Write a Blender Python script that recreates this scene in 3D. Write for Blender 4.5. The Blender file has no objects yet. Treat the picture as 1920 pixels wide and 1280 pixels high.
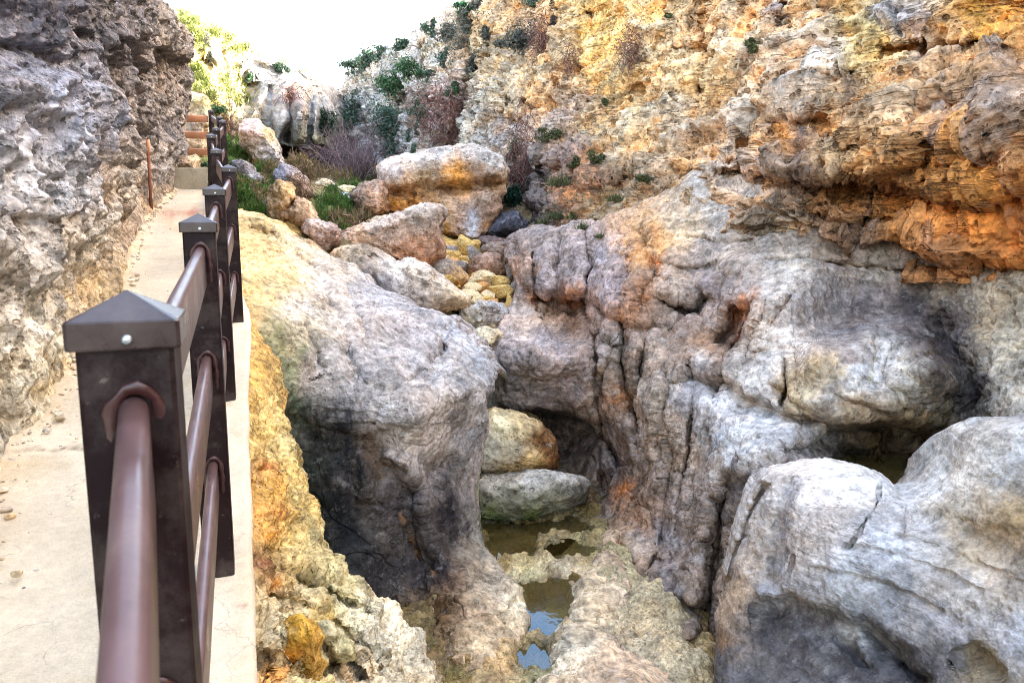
import bpy, math, random
import numpy as np
from mathutils import Vector

# ------------------------------------------------------------------ basics
FPX = 1380.0                 # focal length in photo pixels (1920 wide)
PITCH = math.radians(8.25)
CZ = 3.62                    # camera height above the stream
SP, CP = math.sin(PITCH), math.cos(PITCH)
scene = bpy.context.scene
COL = scene.collection
rnd = random.Random(7)
nrng = np.random.default_rng(11)


def W(px, py, d):
    """point seen at photo pixel (px,py) at forward distance d"""
    px = np.asarray(px, float); py = np.asarray(py, float); d = np.asarray(d, float)
    x = (px - 960) / FPX; y = (640 - py) / FPX
    Y = CP + y * SP; Z = -SP + y * CP
    return np.stack([d * x / Y, d * np.ones_like(x), CZ + d * Z / Y], -1)


def proj(P):
    X, Y, Z = P[..., 0], P[..., 1], P[..., 2] - CZ
    dep = np.maximum(Y * CP - Z * SP, 0.05); up = Y * SP + Z * CP
    return 960 + FPX * X / dep, 640 - FPX * up / dep


def fd(py, H):
    """forward distance at which the ray of row py reaches height H (relative to the camera)"""
    y = (640 - py) / FPX
    return H * (CP + y * SP) / (-SP + y * CP)


def lin(c):
    c = np.asarray(c, float) / 255.0
    return np.where(c <= 0.04045, c / 12.92, ((c + 0.055) / 1.055) ** 2.4)


# ------------------------------------------------------------------ noise
def _h(ix, iy, iz, s):
    u = np.uint32
    n = ix.astype(u) * u(374761393) + iy.astype(u) * u(668265263) + iz.astype(u) * u(2147483647) + u((s * 974634777) & 0xFFFFFFFF)
    n = (n ^ (n >> u(13))) * u(1274126177)
    n = (n ^ (n >> u(16))) * u(2246822519)
    return n ^ (n >> u(15))


def vnoise(P, seed=0):
    """gradient noise in about -1..1"""
    fl = np.floor(P).astype(np.int32); f = P - fl
    u = f * f * f * (f * (f * 6 - 15) + 10)
    out = 0
    for dx in (0, 1):
        wx = u[:, 0] if dx else 1 - u[:, 0]
        for dy in (0, 1):
            wy = u[:, 1] if dy else 1 - u[:, 1]
            for dz in (0, 1):
                wz = u[:, 2] if dz else 1 - u[:, 2]
                h = _h(fl[:, 0] + dx, fl[:, 1] + dy, fl[:, 2] + dz, seed)
                gx = (h & 1023) / 511.5 - 1; gy = ((h >> 10) & 1023) / 511.5 - 1; gz = ((h >> 20) & 1023) / 511.5 - 1
                out = out + wx * wy * wz * (gx * (f[:, 0] - dx) + gy * (f[:, 1] - dy) + gz * (f[:, 2] - dz))
    return out * 1.6


def fbm(P, oct=4, seed=0, gain=0.5, lac=2.03):
    o = 0; a = 1.0; q = np.array(P, float)
    for k in range(oct):
        o = o + a * vnoise(q, seed + k * 17); q = q * lac + 3.7; a *= gain
    return o


def ridged(P, oct=4, seed=0, gain=0.5):
    o = 0; a = 1.0; q = np.array(P, float)
    for k in range(oct):
        o = o + a * (1 - 2 * np.abs(vnoise(q, seed + k * 13))); q = q * 2.07 + 1.3; a *= gain
    return o


def worley(P, seed=0, jit=0.9):
    P = np.asarray(P, np.float32); fl = np.floor(P).astype(np.int32); f = P - fl
    F1 = np.full(len(P), 81., np.float32); F2 = F1.copy(); k = np.float32(jit / 1023); c = np.float32(.5 - jit / 2)
    for dx in (-1, 0, 1):
        for dy in (-1, 0, 1):
            for dz in (-1, 0, 1):
                h = _h(fl[:, 0] + np.int32(dx), fl[:, 1] + np.int32(dy), fl[:, 2] + np.int32(dz), seed)
                r = (np.float32(dx) + c + (h & 1023).astype(np.float32) * k - f[:, 0]) ** 2 + (np.float32(dy) + c + ((h >> 10) & 1023).astype(np.float32) * k - f[:, 1]) ** 2 \
                    + (np.float32(dz) + c + ((h >> 20) & 1023).astype(np.float32) * k - f[:, 2]) ** 2
                F2 = np.minimum(F2, np.maximum(F1, r)); F1 = np.minimum(F1, r)
    return np.sqrt(F1).astype(float), np.sqrt(F2).astype(float)


def saw(x, sharp=.12):
    """bedding profile: swells downwards, then cuts back under a lip"""
    t = x - np.floor(x)
    return t ** 1.6 * sstep(1.0, 1.0 - sharp, t)


def sstep(a, b, x):
    t = np.clip((x - a) / (b - a), 0, 1)
    return t * t * (3 - 2 * t)


# ------------------------------------------------------------------ mesh helpers
def mesh_from(name, V, Q, col=None, smooth=True, T=None):
    me = bpy.data.meshes.new(name)
    V = np.asarray(V, np.float32).reshape(-1, 3)
    faces = []
    nq = 0 if Q is None else len(Q)
    nt = 0 if T is None else len(T)
    me.vertices.add(len(V)); me.vertices.foreach_set('co', V.ravel())
    me.loops.add(nq * 4 + nt * 3)
    li = []
    if nq: li.append(np.asarray(Q, np.int32).ravel())
    if nt: li.append(np.asarray(T, np.int32).ravel())
    me.loops.foreach_set('vertex_index', np.concatenate(li))
    me.polygons.add(nq + nt)
    st = np.concatenate([np.arange(nq) * 4, nq * 4 + np.arange(nt) * 3]).astype(np.int32)
    me.polygons.foreach_set('loop_start', st)
    me.polygons.foreach_set('use_smooth', np.full(nq + nt, smooth, bool))
    me.update(calc_edges=True)
    if col is not None:
        a = me.color_attributes.new('col', 'FLOAT_COLOR', 'POINT')
        c = np.ones((len(V), 4), np.float32); c[:, :3] = col
        a.data.foreach_set('color', c.ravel())
    return me


def link(name, me, mat, parent=None, loc=None):
    o = bpy.data.objects.new(name, me); COL.objects.link(o)
    if mat is not None and not me.materials: me.materials.append(mat)
    if parent is not None: o.parent = parent
    if loc is not None: o.location = loc
    return o


def tag(o, label=None, cat=None, group=None, kind=None):
    if label: o['label'] = label
    if cat: o['category'] = cat
    if group: o['group'] = group
    if kind: o['kind'] = kind
    return o


def empty(name, loc, rz=0.0):
    o = bpy.data.objects.new(name, None); COL.objects.link(o); o.location = loc; o.rotation_euler = (0, 0, rz)
    o.empty_display_size = 0.2
    return o


def rebase(V):
    """split world vertices into local ones and a location at the base of the thing"""
    V = np.asarray(V, float).reshape(-1, 3)
    b = np.array([V[:, 0].mean(), V[:, 1].mean(), V[:, 2].min()])
    return V - b, tuple(b)


def grid_quads(ny, nx):
    i = np.arange(ny * nx).reshape(ny, nx)
    return np.stack([i[:-1, :-1], i[1:, :-1], i[1:, 1:], i[:-1, 1:]], -1).reshape(-1, 4)


def grid_normals(P):
    du = np.gradient(P, axis=1); dv = np.gradient(P, axis=0)
    n = np.cross(dv, du)
    return n / np.maximum(np.linalg.norm(n, axis=-1, keepdims=True), 1e-9)


# ------------------------------------------------------------------ sculpting in the photo's own layout, with real distances
def resample(pl, n):
    pl = np.asarray(pl, float)
    s = np.concatenate([[0], np.cumsum(np.linalg.norm(np.diff(pl, axis=0), axis=1))])
    t = np.linspace(0, s[-1], n)
    return np.stack([np.interp(t, s, pl[:, k]) for k in range(pl.shape[1])], -1)


def coons(T, R, B, L, nx, ny):
    T = resample(T, nx); B = resample(B, nx); L = resample(L, ny); R = resample(R, ny)
    u = np.linspace(0, 1, nx)[None, :, None]; v = np.linspace(0, 1, ny)[:, None, None]
    C = (1 - v) * T[None] + v * B[None] + (1 - u) * L[:, None] + u * R[:, None] \
        - ((1 - u) * (1 - v) * T[0] + u * (1 - v) * T[-1] + (1 - u) * v * B[0] + u * v * B[-1])
    return C[..., 0], C[..., 1]


def rbf(ctrl, lam=0.002):
    c = np.asarray(ctrl, float); x = c[:, :2] / 400.0; z = np.log(c[:, 2])
    def ker(r): return np.where(r > 1e-9, r * r * np.log(np.maximum(r, 1e-9)), 0) 
    n = len(c)
    K = ker(np.linalg.norm(x[:, None] - x[None], axis=-1)) + lam * np.eye(n)
    A = np.zeros((n + 3, n + 3)); A[:n, :n] = K; A[:n, n] = 1; A[:n, n + 1:] = x; A[n, :n] = 1; A[n + 1:, :n] = x.T
    w = np.linalg.solve(A, np.concatenate([z, np.zeros(3)]))
    def ev(px, py):
        sh = px.shape; q = np.stack([px.ravel(), py.ravel()], -1) / 400.0
        o = w[n] + q @ w[n + 1:]
        for k in range(n):
            o = o + w[k] * ker(np.linalg.norm(q - x[k], axis=1))
        return np.exp(o).reshape(sh)
    return ev


def seg_dist(px, py, pts):
    """unsigned distance and signed side (positive = to the right of the direction of travel in the picture) to a polyline"""
    best = np.full(px.shape, 1e9); sg = np.zeros(px.shape); tt = np.zeros(px.shape)
    n = len(pts) - 1
    for k in range(n):
        ax, ay = pts[k][:2]; bx, by = pts[k + 1][:2]
        vx, vy = bx - ax, by - ay; L2 = vx * vx + vy * vy + 1e-9
        t = np.clip(((px - ax) * vx + (py - ay) * vy) / L2, 0, 1)
        r = np.hypot(px - ax - t * vx, py - ay - t * vy)
        m = r < best
        best = np.where(m, r, best); sg = np.where(m, np.sign(vx * (py - ay) - vy * (px - ax)), sg); tt = np.where(m, (k + t) / n, tt)
    return best, sg, tt


def pxwarp(px, py, amp, sc, seed=0):
    q = np.stack([px.ravel() / sc, py.ravel() / sc, np.full(px.size, .37 + seed)], -1)
    return (px + amp * fbm(q, 3, seed + 5).reshape(px.shape), py + amp * fbm(q + 19.1, 3, seed + 9).reshape(px.shape))


def apply_strokes(px, py, d, strokes, wamp=5, wsc=38):
    if not strokes: return d
    wx, wy = pxwarp(px, py, wamp, wsc, 3)
    for s in strokes:
        kind, pts, w, a = s[:4]
        R = s[4] if len(s) > 4 else 60
        m = max(w * 3, R * 2.2 if kind == 's' else 0) + 10
        xs = [p[0] for p in pts]; ys = [p[1] for p in pts]
        sel = (wx > min(xs) - m) & (wx < max(xs) + m) & (wy > min(ys) - m) & (wy < max(ys) + m)
        if not sel.any(): continue
        r, sg, t = seg_dist(wx[sel], wy[sel], pts)
        fade = np.clip(np.minimum(t, 1 - t) * 8, 0, 1) ** .6
        if kind == 'g':
            d[sel] += a * np.exp(-(r / w) ** 2) * fade
        else:
            q = r * sg
            d[sel] += a * .5 * (1 + np.tanh(q / w)) * np.exp(-(np.maximum(q, 0) / R) ** 2) * fade
    return d


def splat(px, py, sp, wamp=26, wsc=70, power=3.6, seed=0):  # the listed colours keep the shading seen on each surface
    wx, wy = pxwarp(px, py, wamp, wsc, 21 + seed)
    w2, h2 = pxwarp(px, py, wamp * .45, wsc * .22, 31 + seed)
    wx = wx + w2 - px; wy = wy + h2 - py
    num = np.zeros(px.shape + (3,)); den = np.zeros(px.shape)
    for s in sp:
        R = s[3] if len(s) > 3 else 45
        r = np.hypot(wx - s[0], wy - s[1])
        w = (R / (r + 10)) ** power
        num += w[..., None] * lin(s[2]); den += w
    c = num / den[..., None]; m = c.mean(-1, keepdims=True)
    return np.clip(m + (c - m) * 1.08, .004, 1)


def color_strokes(px, py, c, strokes, seed=0):
    if not strokes: return c
    wx, wy = pxwarp(px, py, 7, 30, 41 + seed)
    q = np.stack([px.ravel() / 16, py.ravel() / 28, np.full(px.size, .7)], -1)
    nz = (.72 + .55 * fbm(q, 3, 77)).reshape(px.shape)
    for pts, w, col, st in strokes:
        r, sg, t = seg_dist(wx, wy, pts)
        k = np.clip(st * np.exp(-(r / w) ** 2) * np.clip(nz, .2, 1.15), 0, 1)[..., None]
        c = c * (1 - k) + lin(col) * k
    return c
# ------------------------------------------------------------------ materials
def nodes(name):
    m = bpy.data.materials.new(name); m.use_nodes = True
    nt = m.node_tree; nt.nodes.clear()
    out = nt.nodes.new('ShaderNodeOutputMaterial'); b = nt.nodes.new('ShaderNodeBsdfPrincipled')
    nt.links.new(b.outputs[0], out.inputs[0])
    return m, nt, b


def N(nt, t, **kw):
    n = nt.nodes.new(t)
    for k, v in kw.items():
        if k in n.inputs: n.inputs[k].default_value = v
        else: setattr(n, k, v)
    return n


def noise(nt, vec, scale, detail=6, rough=.6, dist=0.0):
    n = nt.nodes.new('ShaderNodeTexNoise'); n.inputs['Scale'].default_value = scale; n.inputs['Detail'].default_value = detail
    n.inputs['Roughness'].default_value = rough; n.inputs['Distortion'].default_value = dist
    nt.links.new(vec, n.inputs['Vector']); return n.outputs['Fac']


def mrange(nt, v, a, b, c, d):
    n = nt.nodes.new('ShaderNodeMapRange'); nt.links.new(v, n.inputs[0])
    for i, x in enumerate((a, b, c, d)): n.inputs[i + 1].default_value = x
    return n.outputs[0]


def math_(nt, op, a, b=None):
    n = nt.nodes.new('ShaderNodeMath'); n.operation = op
    for i, x in enumerate((a, b)):
        if x is None: continue
        if isinstance(x, (int, float)): n.inputs[i].default_value = x
        else: nt.links.new(x, n.inputs[i])
    return n.outputs[0]


def mixc(nt, fac, a, b, mode='MIX'):
    n = nt.nodes.new('ShaderNodeMix'); n.data_type = 'RGBA'; n.blend_type = mode
    for i, x in ((0, fac), (6, a), (7, b)):
        if isinstance(x, (int, float)): n.inputs[i].default_value = x
        elif isinstance(x, tuple): n.inputs[i].default_value = x + (1,) if len(x) == 3 else x
        else: nt.links.new(x, n.inputs[i])
    return n.outputs[2]


def ridge(nt, vec, scale, detail=6, rough=.6, gain=2.0):
    n = nt.nodes.new('ShaderNodeTexNoise'); n.noise_type = 'RIDGED_MULTIFRACTAL'; n.normalize = True
    n.inputs['Scale'].default_value = scale; n.inputs['Detail'].default_value = detail; n.inputs['Roughness'].default_value = rough
    n.inputs['Offset'].default_value = .9; n.inputs['Gain'].default_value = gain
    nt.links.new(vec, n.inputs['Vector']); return n.outputs['Fac']


def rock_mat(name, scl=1.0, bump=.6, strata=.5, pores=.5, lich=.35, rough=.9, spec=.2, rot=(0, 0, 0), contrast=1.2, bed=7.0):
    """limestone: the 'col' attribute holds its large stains with the seen shading left in; grain, strata, pits, lichen and cracks are procedural"""
    m, nt, b = nodes(name)
    tc = N(nt, 'ShaderNodeTexCoord')
    mp2 = N(nt, 'ShaderNodeMapping'); mp2.inputs['Scale'].default_value = (scl,) * 3
    nt.links.new(tc.outputs['Object'], mp2.inputs[0]); v = mp2.outputs[0]
    # a warped copy for the strata, so that the beds wander
    wn_ = N(nt, 'ShaderNodeTexNoise'); wn_.inputs['Scale'].default_value = 1.3; wn_.inputs['Detail'].default_value = 4; nt.links.new(v, wn_.inputs['Vector'])
    wa = N(nt, 'ShaderNodeVectorMath', operation='MULTIPLY_ADD'); wa.inputs[1].default_value = (.20, .20, .20)
    nt.links.new(wn_.outputs['Color'], wa.inputs[0]); nt.links.new(v, wa.inputs[2])
    mp = N(nt, 'ShaderNodeMapping'); mp.inputs['Scale'].default_value = (.55, .55, bed); mp.inputs['Rotation'].default_value = rot
    nt.links.new(wa.outputs[0], mp.inputs[0])
    at = N(nt, 'ShaderNodeAttribute', attribute_name='col')
    n1 = noise(nt, v, 2.6, 6, .6)
    n2 = noise(nt, v, 13, 6, .62)
    n3 = noise(nt, v, 46, 4, .6)
    st = noise(nt, mp.outputs[0], 1.6, 4, .55)
    k = contrast
    g = math_(nt, 'MULTIPLY', mrange(nt, n1, .36, .64, 1 - .30 * k, 1 + .28 * k), mrange(nt, n2, .36, .64, 1 - .34 * k, 1 + .30 * k))
    g = math_(nt, 'MULTIPLY', g, mrange(nt, n3, .36, .64, .84, 1.14))
    g = math_(nt, 'MULTIPLY', g, mrange(nt, st, .36, .64, 1 - .25 * strata, 1 + .2 * strata))
    gg = N(nt, 'ShaderNodeCombineColor')
    for i in range(3): nt.links.new(g, gg.inputs[i])
    c = mixc(nt, 1.0, at.outputs['Color'], gg.outputs[0], 'MULTIPLY')
    n4 = noise(nt, v, 1.1, 5, .62)
    c = mixc(nt, mrange(nt, n4, .42, .60, 0, .55), c, mixc(nt, 1.0, c, (1.14, .97, .80), 'MULTIPLY'))
    # strata partings: thin dark lines
    sl = mrange(nt, math_(nt, 'ABSOLUTE', math_(nt, 'SUBTRACT', st, .5)), 0, .022, 1, 0)
    sl = math_(nt, 'MULTIPLY', sl, mrange(nt, noise(nt, v, 1.9, 4, .6), .46, .58, 0, strata))
    c = mixc(nt, math_(nt, 'MULTIPLY', sl, .75), c, mixc(nt, 1.0, c, (.34, .29, .25), 'MULTIPLY'))
    # black lichen and pale crust
    l1 = noise(nt, v, 6, 9, .72)
    c = mixc(nt, mrange(nt, l1, .555, .60, 0, lich), c, mixc(nt, 1.0, c, (.36, .35, .36), 'MULTIPLY'))
    l2 = noise(nt, wa.outputs[0], 8, 9, .72)
    c = mixc(nt, mrange(nt, l2, .57, .615, 0, lich * .9), c, mixc(nt, .5, c, (.72, .69, .64)))
    # pits at two sizes
    pm = None
    for sc_, lo, hi, w_ in ((11, .20, .30, 1.0), (27, .18, .32, .8)):
        vo = N(nt, 'ShaderNodeTexVoronoi'); vo.inputs['Scale'].default_value = sc_; vo.inputs['Randomness'].default_value = 1; nt.links.new(wa.outputs[0], vo.inputs['Vector'])
        p = math_(nt, 'MULTIPLY', mrange(nt, vo.outputs['Distance'], lo, hi, w_, 0), mrange(nt, noise(nt, v, 2.7 + sc_ * .07, 3), .47, .56, 0, 1))
        pm = p if pm is None else math_(nt, 'MAXIMUM', pm, p)
    c = mixc(nt, math_(nt, 'MULTIPLY', pm, pores), c, mixc(nt, 1.0, c, (.42, .37, .33), 'MULTIPLY'))
    nt.links.new(c, b.inputs['Base Color'])
    b.inputs['Roughness'].default_value = rough; b.inputs['Specular IOR Level'].default_value = spec
    rd = ridge(nt, v, 3.2, 7, .55)
    calm = mrange(nt, noise(nt, v, 1.6, 4, .6), .42, .60, .15, 1)     # polished patches beside rough ones
    h = math_(nt, 'ADD', math_(nt, 'MULTIPLY', math_(nt, 'MULTIPLY', rd, calm), .42), math_(nt, 'MULTIPLY', math_(nt, 'MULTIPLY', n2, calm), .5))
    h = math_(nt, 'ADD', h, math_(nt, 'ADD', math_(nt, 'MULTIPLY', math_(nt, 'MULTIPLY', n3, calm), .16), math_(nt, 'MULTIPLY', st, .55 * strata)))
    h = math_(nt, 'SUBTRACT', h, math_(nt, 'ADD', math_(nt, 'MULTIPLY', pm, .5 * pores), math_(nt, 'MULTIPLY', sl, .25)))
    bp = N(nt, 'ShaderNodeBump'); bp.inputs['Strength'].default_value = bump; bp.inputs['Distance'].default_value = .13 / scl
    nt.links.new(h, bp.inputs['Height']); nt.links.new(bp.outputs[0], b.inputs['Normal'])
    return m


def leaf_mat(name, rough=.6, trans=.25):
    m, nt, b = nodes(name)
    at = N(nt, 'ShaderNodeAttribute', attribute_name='col')
    nt.links.new(at.outputs['Color'], b.inputs['Base Color'])
    b.inputs['Roughness'].default_value = rough; b.inputs['Specular IOR Level'].default_value = .25
    if trans > 0:
        out = [n for n in nt.nodes if n.type == 'OUTPUT_MATERIAL'][0]
        t = N(nt, 'ShaderNodeBsdfTranslucent'); nt.links.new(at.outputs['Color'], t.inputs[0])
        mx = N(nt, 'ShaderNodeMixShader'); mx.inputs[0].default_value = trans
        nt.links.new(b.outputs[0], mx.inputs[1]); nt.links.new(t.outputs[0], mx.inputs[2]); nt.links.new(mx.outputs[0], out.inputs[0])
    return m


def paint_mat(name, c1, c2, rough=.35, spec=.5, sc=9, bump=.08):
    m, nt, b = nodes(name)
    tc = N(nt, 'ShaderNodeTexCoord'); v = tc.outputs['Object']
    mp = N(nt, 'ShaderNodeMapping'); mp.inputs['Scale'].default_value = (1, 1, .25); nt.links.new(v, mp.inputs[0])
    n1 = noise(nt, v, sc, 8, .65); n2 = noise(nt, mp.outputs[0], 60, 5, .6)
    c = mixc(nt, mrange(nt, n1, .35, .68, 0, 1), tuple(lin(c1)), tuple(lin(c2)))
    c = mixc(nt, mrange(nt, n2, .55, .75, 0, .35), c, mixc(nt, 1.0, c, (1.6, 1.5, 1.45), 'MULTIPLY'))
    ch = noise(nt, v, 55, 9, .75); c = mixc(nt, mrange(nt, ch, .635, .67, 0, .5), c, mixc(nt, .35, c, (.42, .37, .33)))      # chips and dust
    du = noise(nt, v, 4, 7, .7); c = mixc(nt, mrange(nt, du, .5, .72, 0, .16), c, (.40, .34, .28))
    nt.links.new(c, b.inputs['Base Color'])
    nt.links.new(mrange(nt, n1, .3, .7, rough - .06, rough + .14), b.inputs['Roughness'])
    b.inputs['Specular IOR Level'].default_value = spec
    bp = N(nt, 'ShaderNodeBump'); bp.inputs['Strength'].default_value = bump; bp.inputs['Distance'].default_value = .004
    nt.links.new(n2, bp.inputs['Height']); nt.links.new(bp.outputs[0], b.inputs['Normal'])
    return m


def path_mat():
    m, nt, b = nodes('pale_concrete')
    tc = N(nt, 'ShaderNodeTexCoord'); v = tc.outputs['Object']
    at = N(nt, 'ShaderNodeAttribute', attribute_name='col')
    n1 = noise(nt, v, 2.2, 8, .65); n2 = noise(nt, v, 26, 9, .72); n3 = noise(nt, v, 120, 5, .7)
    g = math_(nt, 'MULTIPLY', mrange(nt, n1, .3, .7, .86, 1.1), mrange(nt, n2, .3, .7, .84, 1.13))
    g = math_(nt, 'MULTIPLY', g, mrange(nt, n3, .3, .7, .9, 1.1))
    gg = N(nt, 'ShaderNodeCombineColor')
    for i in range(3): nt.links.new(g, gg.inputs[i])
    c = mixc(nt, 1.0, at.outputs['Color'], gg.outputs[0], 'MULTIPLY')
    sp = noise(nt, v, 38, 8, .8, .8)
    c = mixc(nt, mrange(nt, sp, .63, .70, 0, .65), c, (.16, .14, .12))
    cr = N(nt, 'ShaderNodeTexVoronoi'); cr.feature = 'DISTANCE_TO_EDGE'; cr.inputs['Scale'].default_value = 2.1
    wv = N(nt, 'ShaderNodeVectorMath'); wv.operation = 'ADD'
    nn = N(nt, 'ShaderNodeTexNoise'); nn.inputs['Scale'].default_value = 3; nn.inputs['Detail'].default_value = 6; nt.links.new(v, nn.inputs['Vector'])
    nt.links.new(v, wv.inputs[0]); nt.links.new(nn.outputs['Color'], wv.inputs[1]); nt.links.new(wv.outputs[0], cr.inputs['Vector'])
    ck = math_(nt, 'MULTIPLY', mrange(nt, cr.outputs['Distance'], 0, .012, 1, 0), mrange(nt, n1, .5, .62, 0, .55))
    c = mixc(nt, ck, c, (.2, .17, .14))
    nt.links.new(c, b.inputs['Base Color']); b.inputs['Roughness'].default_value = .92; b.inputs['Specular IOR Level'].default_value = .2
    h = math_(nt, 'ADD', math_(nt, 'MULTIPLY', n2, 1.0), math_(nt, 'MULTIPLY', n3, .5))
    h = math_(nt, 'SUBTRACT', h, math_(nt, 'MULTIPLY', ck, .6))
    bp = N(nt, 'ShaderNodeBump'); bp.inputs['Strength'].default_value = .45; bp.inputs['Distance'].default_value = .02
    nt.links.new(h, bp.inputs['Height']); nt.links.new(bp.outputs[0], b.inputs['Normal'])
    return m


def water_mat():
    m = bpy.data.materials.new('still_water'); m.use_nodes = True; nt = m.node_tree; nt.nodes.clear()
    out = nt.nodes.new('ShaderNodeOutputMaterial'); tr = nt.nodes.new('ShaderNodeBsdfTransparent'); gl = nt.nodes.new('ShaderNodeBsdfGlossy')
    tr.inputs[0].default_value = (.80, .70, .46, 1); gl.inputs['Roughness'].default_value = .012; gl.inputs[0].default_value = (.36, .68, 1, 1)  # blue of the reflected sky put into the gloss colour
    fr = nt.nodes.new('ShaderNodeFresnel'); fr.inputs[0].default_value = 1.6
    tc = N(nt, 'ShaderNodeTexCoord'); n = noise(nt, tc.outputs['Object'], 7, 3, .5)
    bp = N(nt, 'ShaderNodeBump'); bp.inputs['Strength'].default_value = .06; bp.inputs['Distance'].default_value = .02
    nt.links.new(n, bp.inputs['Height']); nt.links.new(bp.outputs[0], gl.inputs['Normal'])
    df = nt.nodes.new('ShaderNodeBsdfDiffuse'); df.inputs[0].default_value = (.11, .075, .022, 1)
    sm = nt.nodes.new('ShaderNodeMixShader'); nt.links.new(mrange(nt, noise(nt, tc.outputs['Object'], 3, 5),   .35, .65, .4, .85), sm.inputs[0]); nt.links.new(tr.outputs[0], sm.inputs[1]); nt.links.new(df.outputs[0], sm.inputs[2])
    mx = nt.nodes.new('ShaderNodeMixShader'); nt.links.new(fr.outputs[0], mx.inputs[0]); nt.links.new(sm.outputs[0], mx.inputs[1]); nt.links.new(gl.outputs[0], mx.inputs[2])
    nt.links.new(mx.outputs[0], out.inputs[0])
    return m


M = dict(
    wall=rock_mat('pitted_limestone', 1.5, .8, strata=.15, pores=.75, lich=.35),
    cliff=rock_mat('ochre_limestone', .55, .9, strata=.8, pores=.8, lich=.24),
    far=rock_mat('far_limestone', .3, .6, strata=.2, pores=.3, lich=.3, bed=1.0),
    slab=rock_mat('smooth_grey_limestone', 1.0, .35, strata=.6, pores=.45, lich=.25, rot=(.1, .62, 0), bed=9, contrast=.9),
    grey=rock_mat('weathered_grey_limestone', .85, .5, strata=.45, pores=.55, lich=.4),
    outcrop=rock_mat('stained_shaded_limestone', .9, .5, strata=.35, pores=.5, lich=.24, rot=(0, 1.2, 0), bed=4),
    slope=rock_mat('yellow_limestone', 1.9, .8, strata=.2, pores=.45, lich=.3),
    boulder=rock_mat('boulder_limestone', .7, .6, strata=.3, pores=.7, lich=.45),
    stone=rock_mat('rounded_stone', 2.0, .4, strata=.15, pores=.25, lich=.2, rough=.8),
    bed=rock_mat('stream_bed_stone', 1.8, .8, strata=.1, pores=.5, lich=.3, rough=.75, spec=.3),
    soil=rock_mat('valley_soil', .9, .6, strata=0, lich=.2, pores=.2),
    leaf=leaf_mat('green_leaf'), twig=leaf_mat('dry_twig', .9, 0),
    post=paint_mat('dark_brown_paint', (24, 11, 13), (33, 16, 18), .46, .14),
    cap=paint_mat('dark_cap_paint', (34, 20, 22), (48, 31, 33), .25, .4),
    rail=paint_mat('brown_rail_paint', (80, 58, 56), (104, 80, 78), .32, .4),
    far_rail=paint_mat('orange_brown_rail', (170, 110, 74), (184, 126, 90), .5),
    bracket=paint_mat('red_brown_sealant', (46, 23, 23), (66, 33, 31), .34),
    screw=paint_mat('zinc_screw', (150, 160, 165), (185, 190, 195), .3, .8),
    rust=paint_mat('rusty_rod', (96, 58, 42), (126, 80, 58), .75, .3),
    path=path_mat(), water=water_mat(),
)
M['screw'].node_tree.nodes['Principled BSDF'].inputs['Metallic'].default_value = .8


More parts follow.
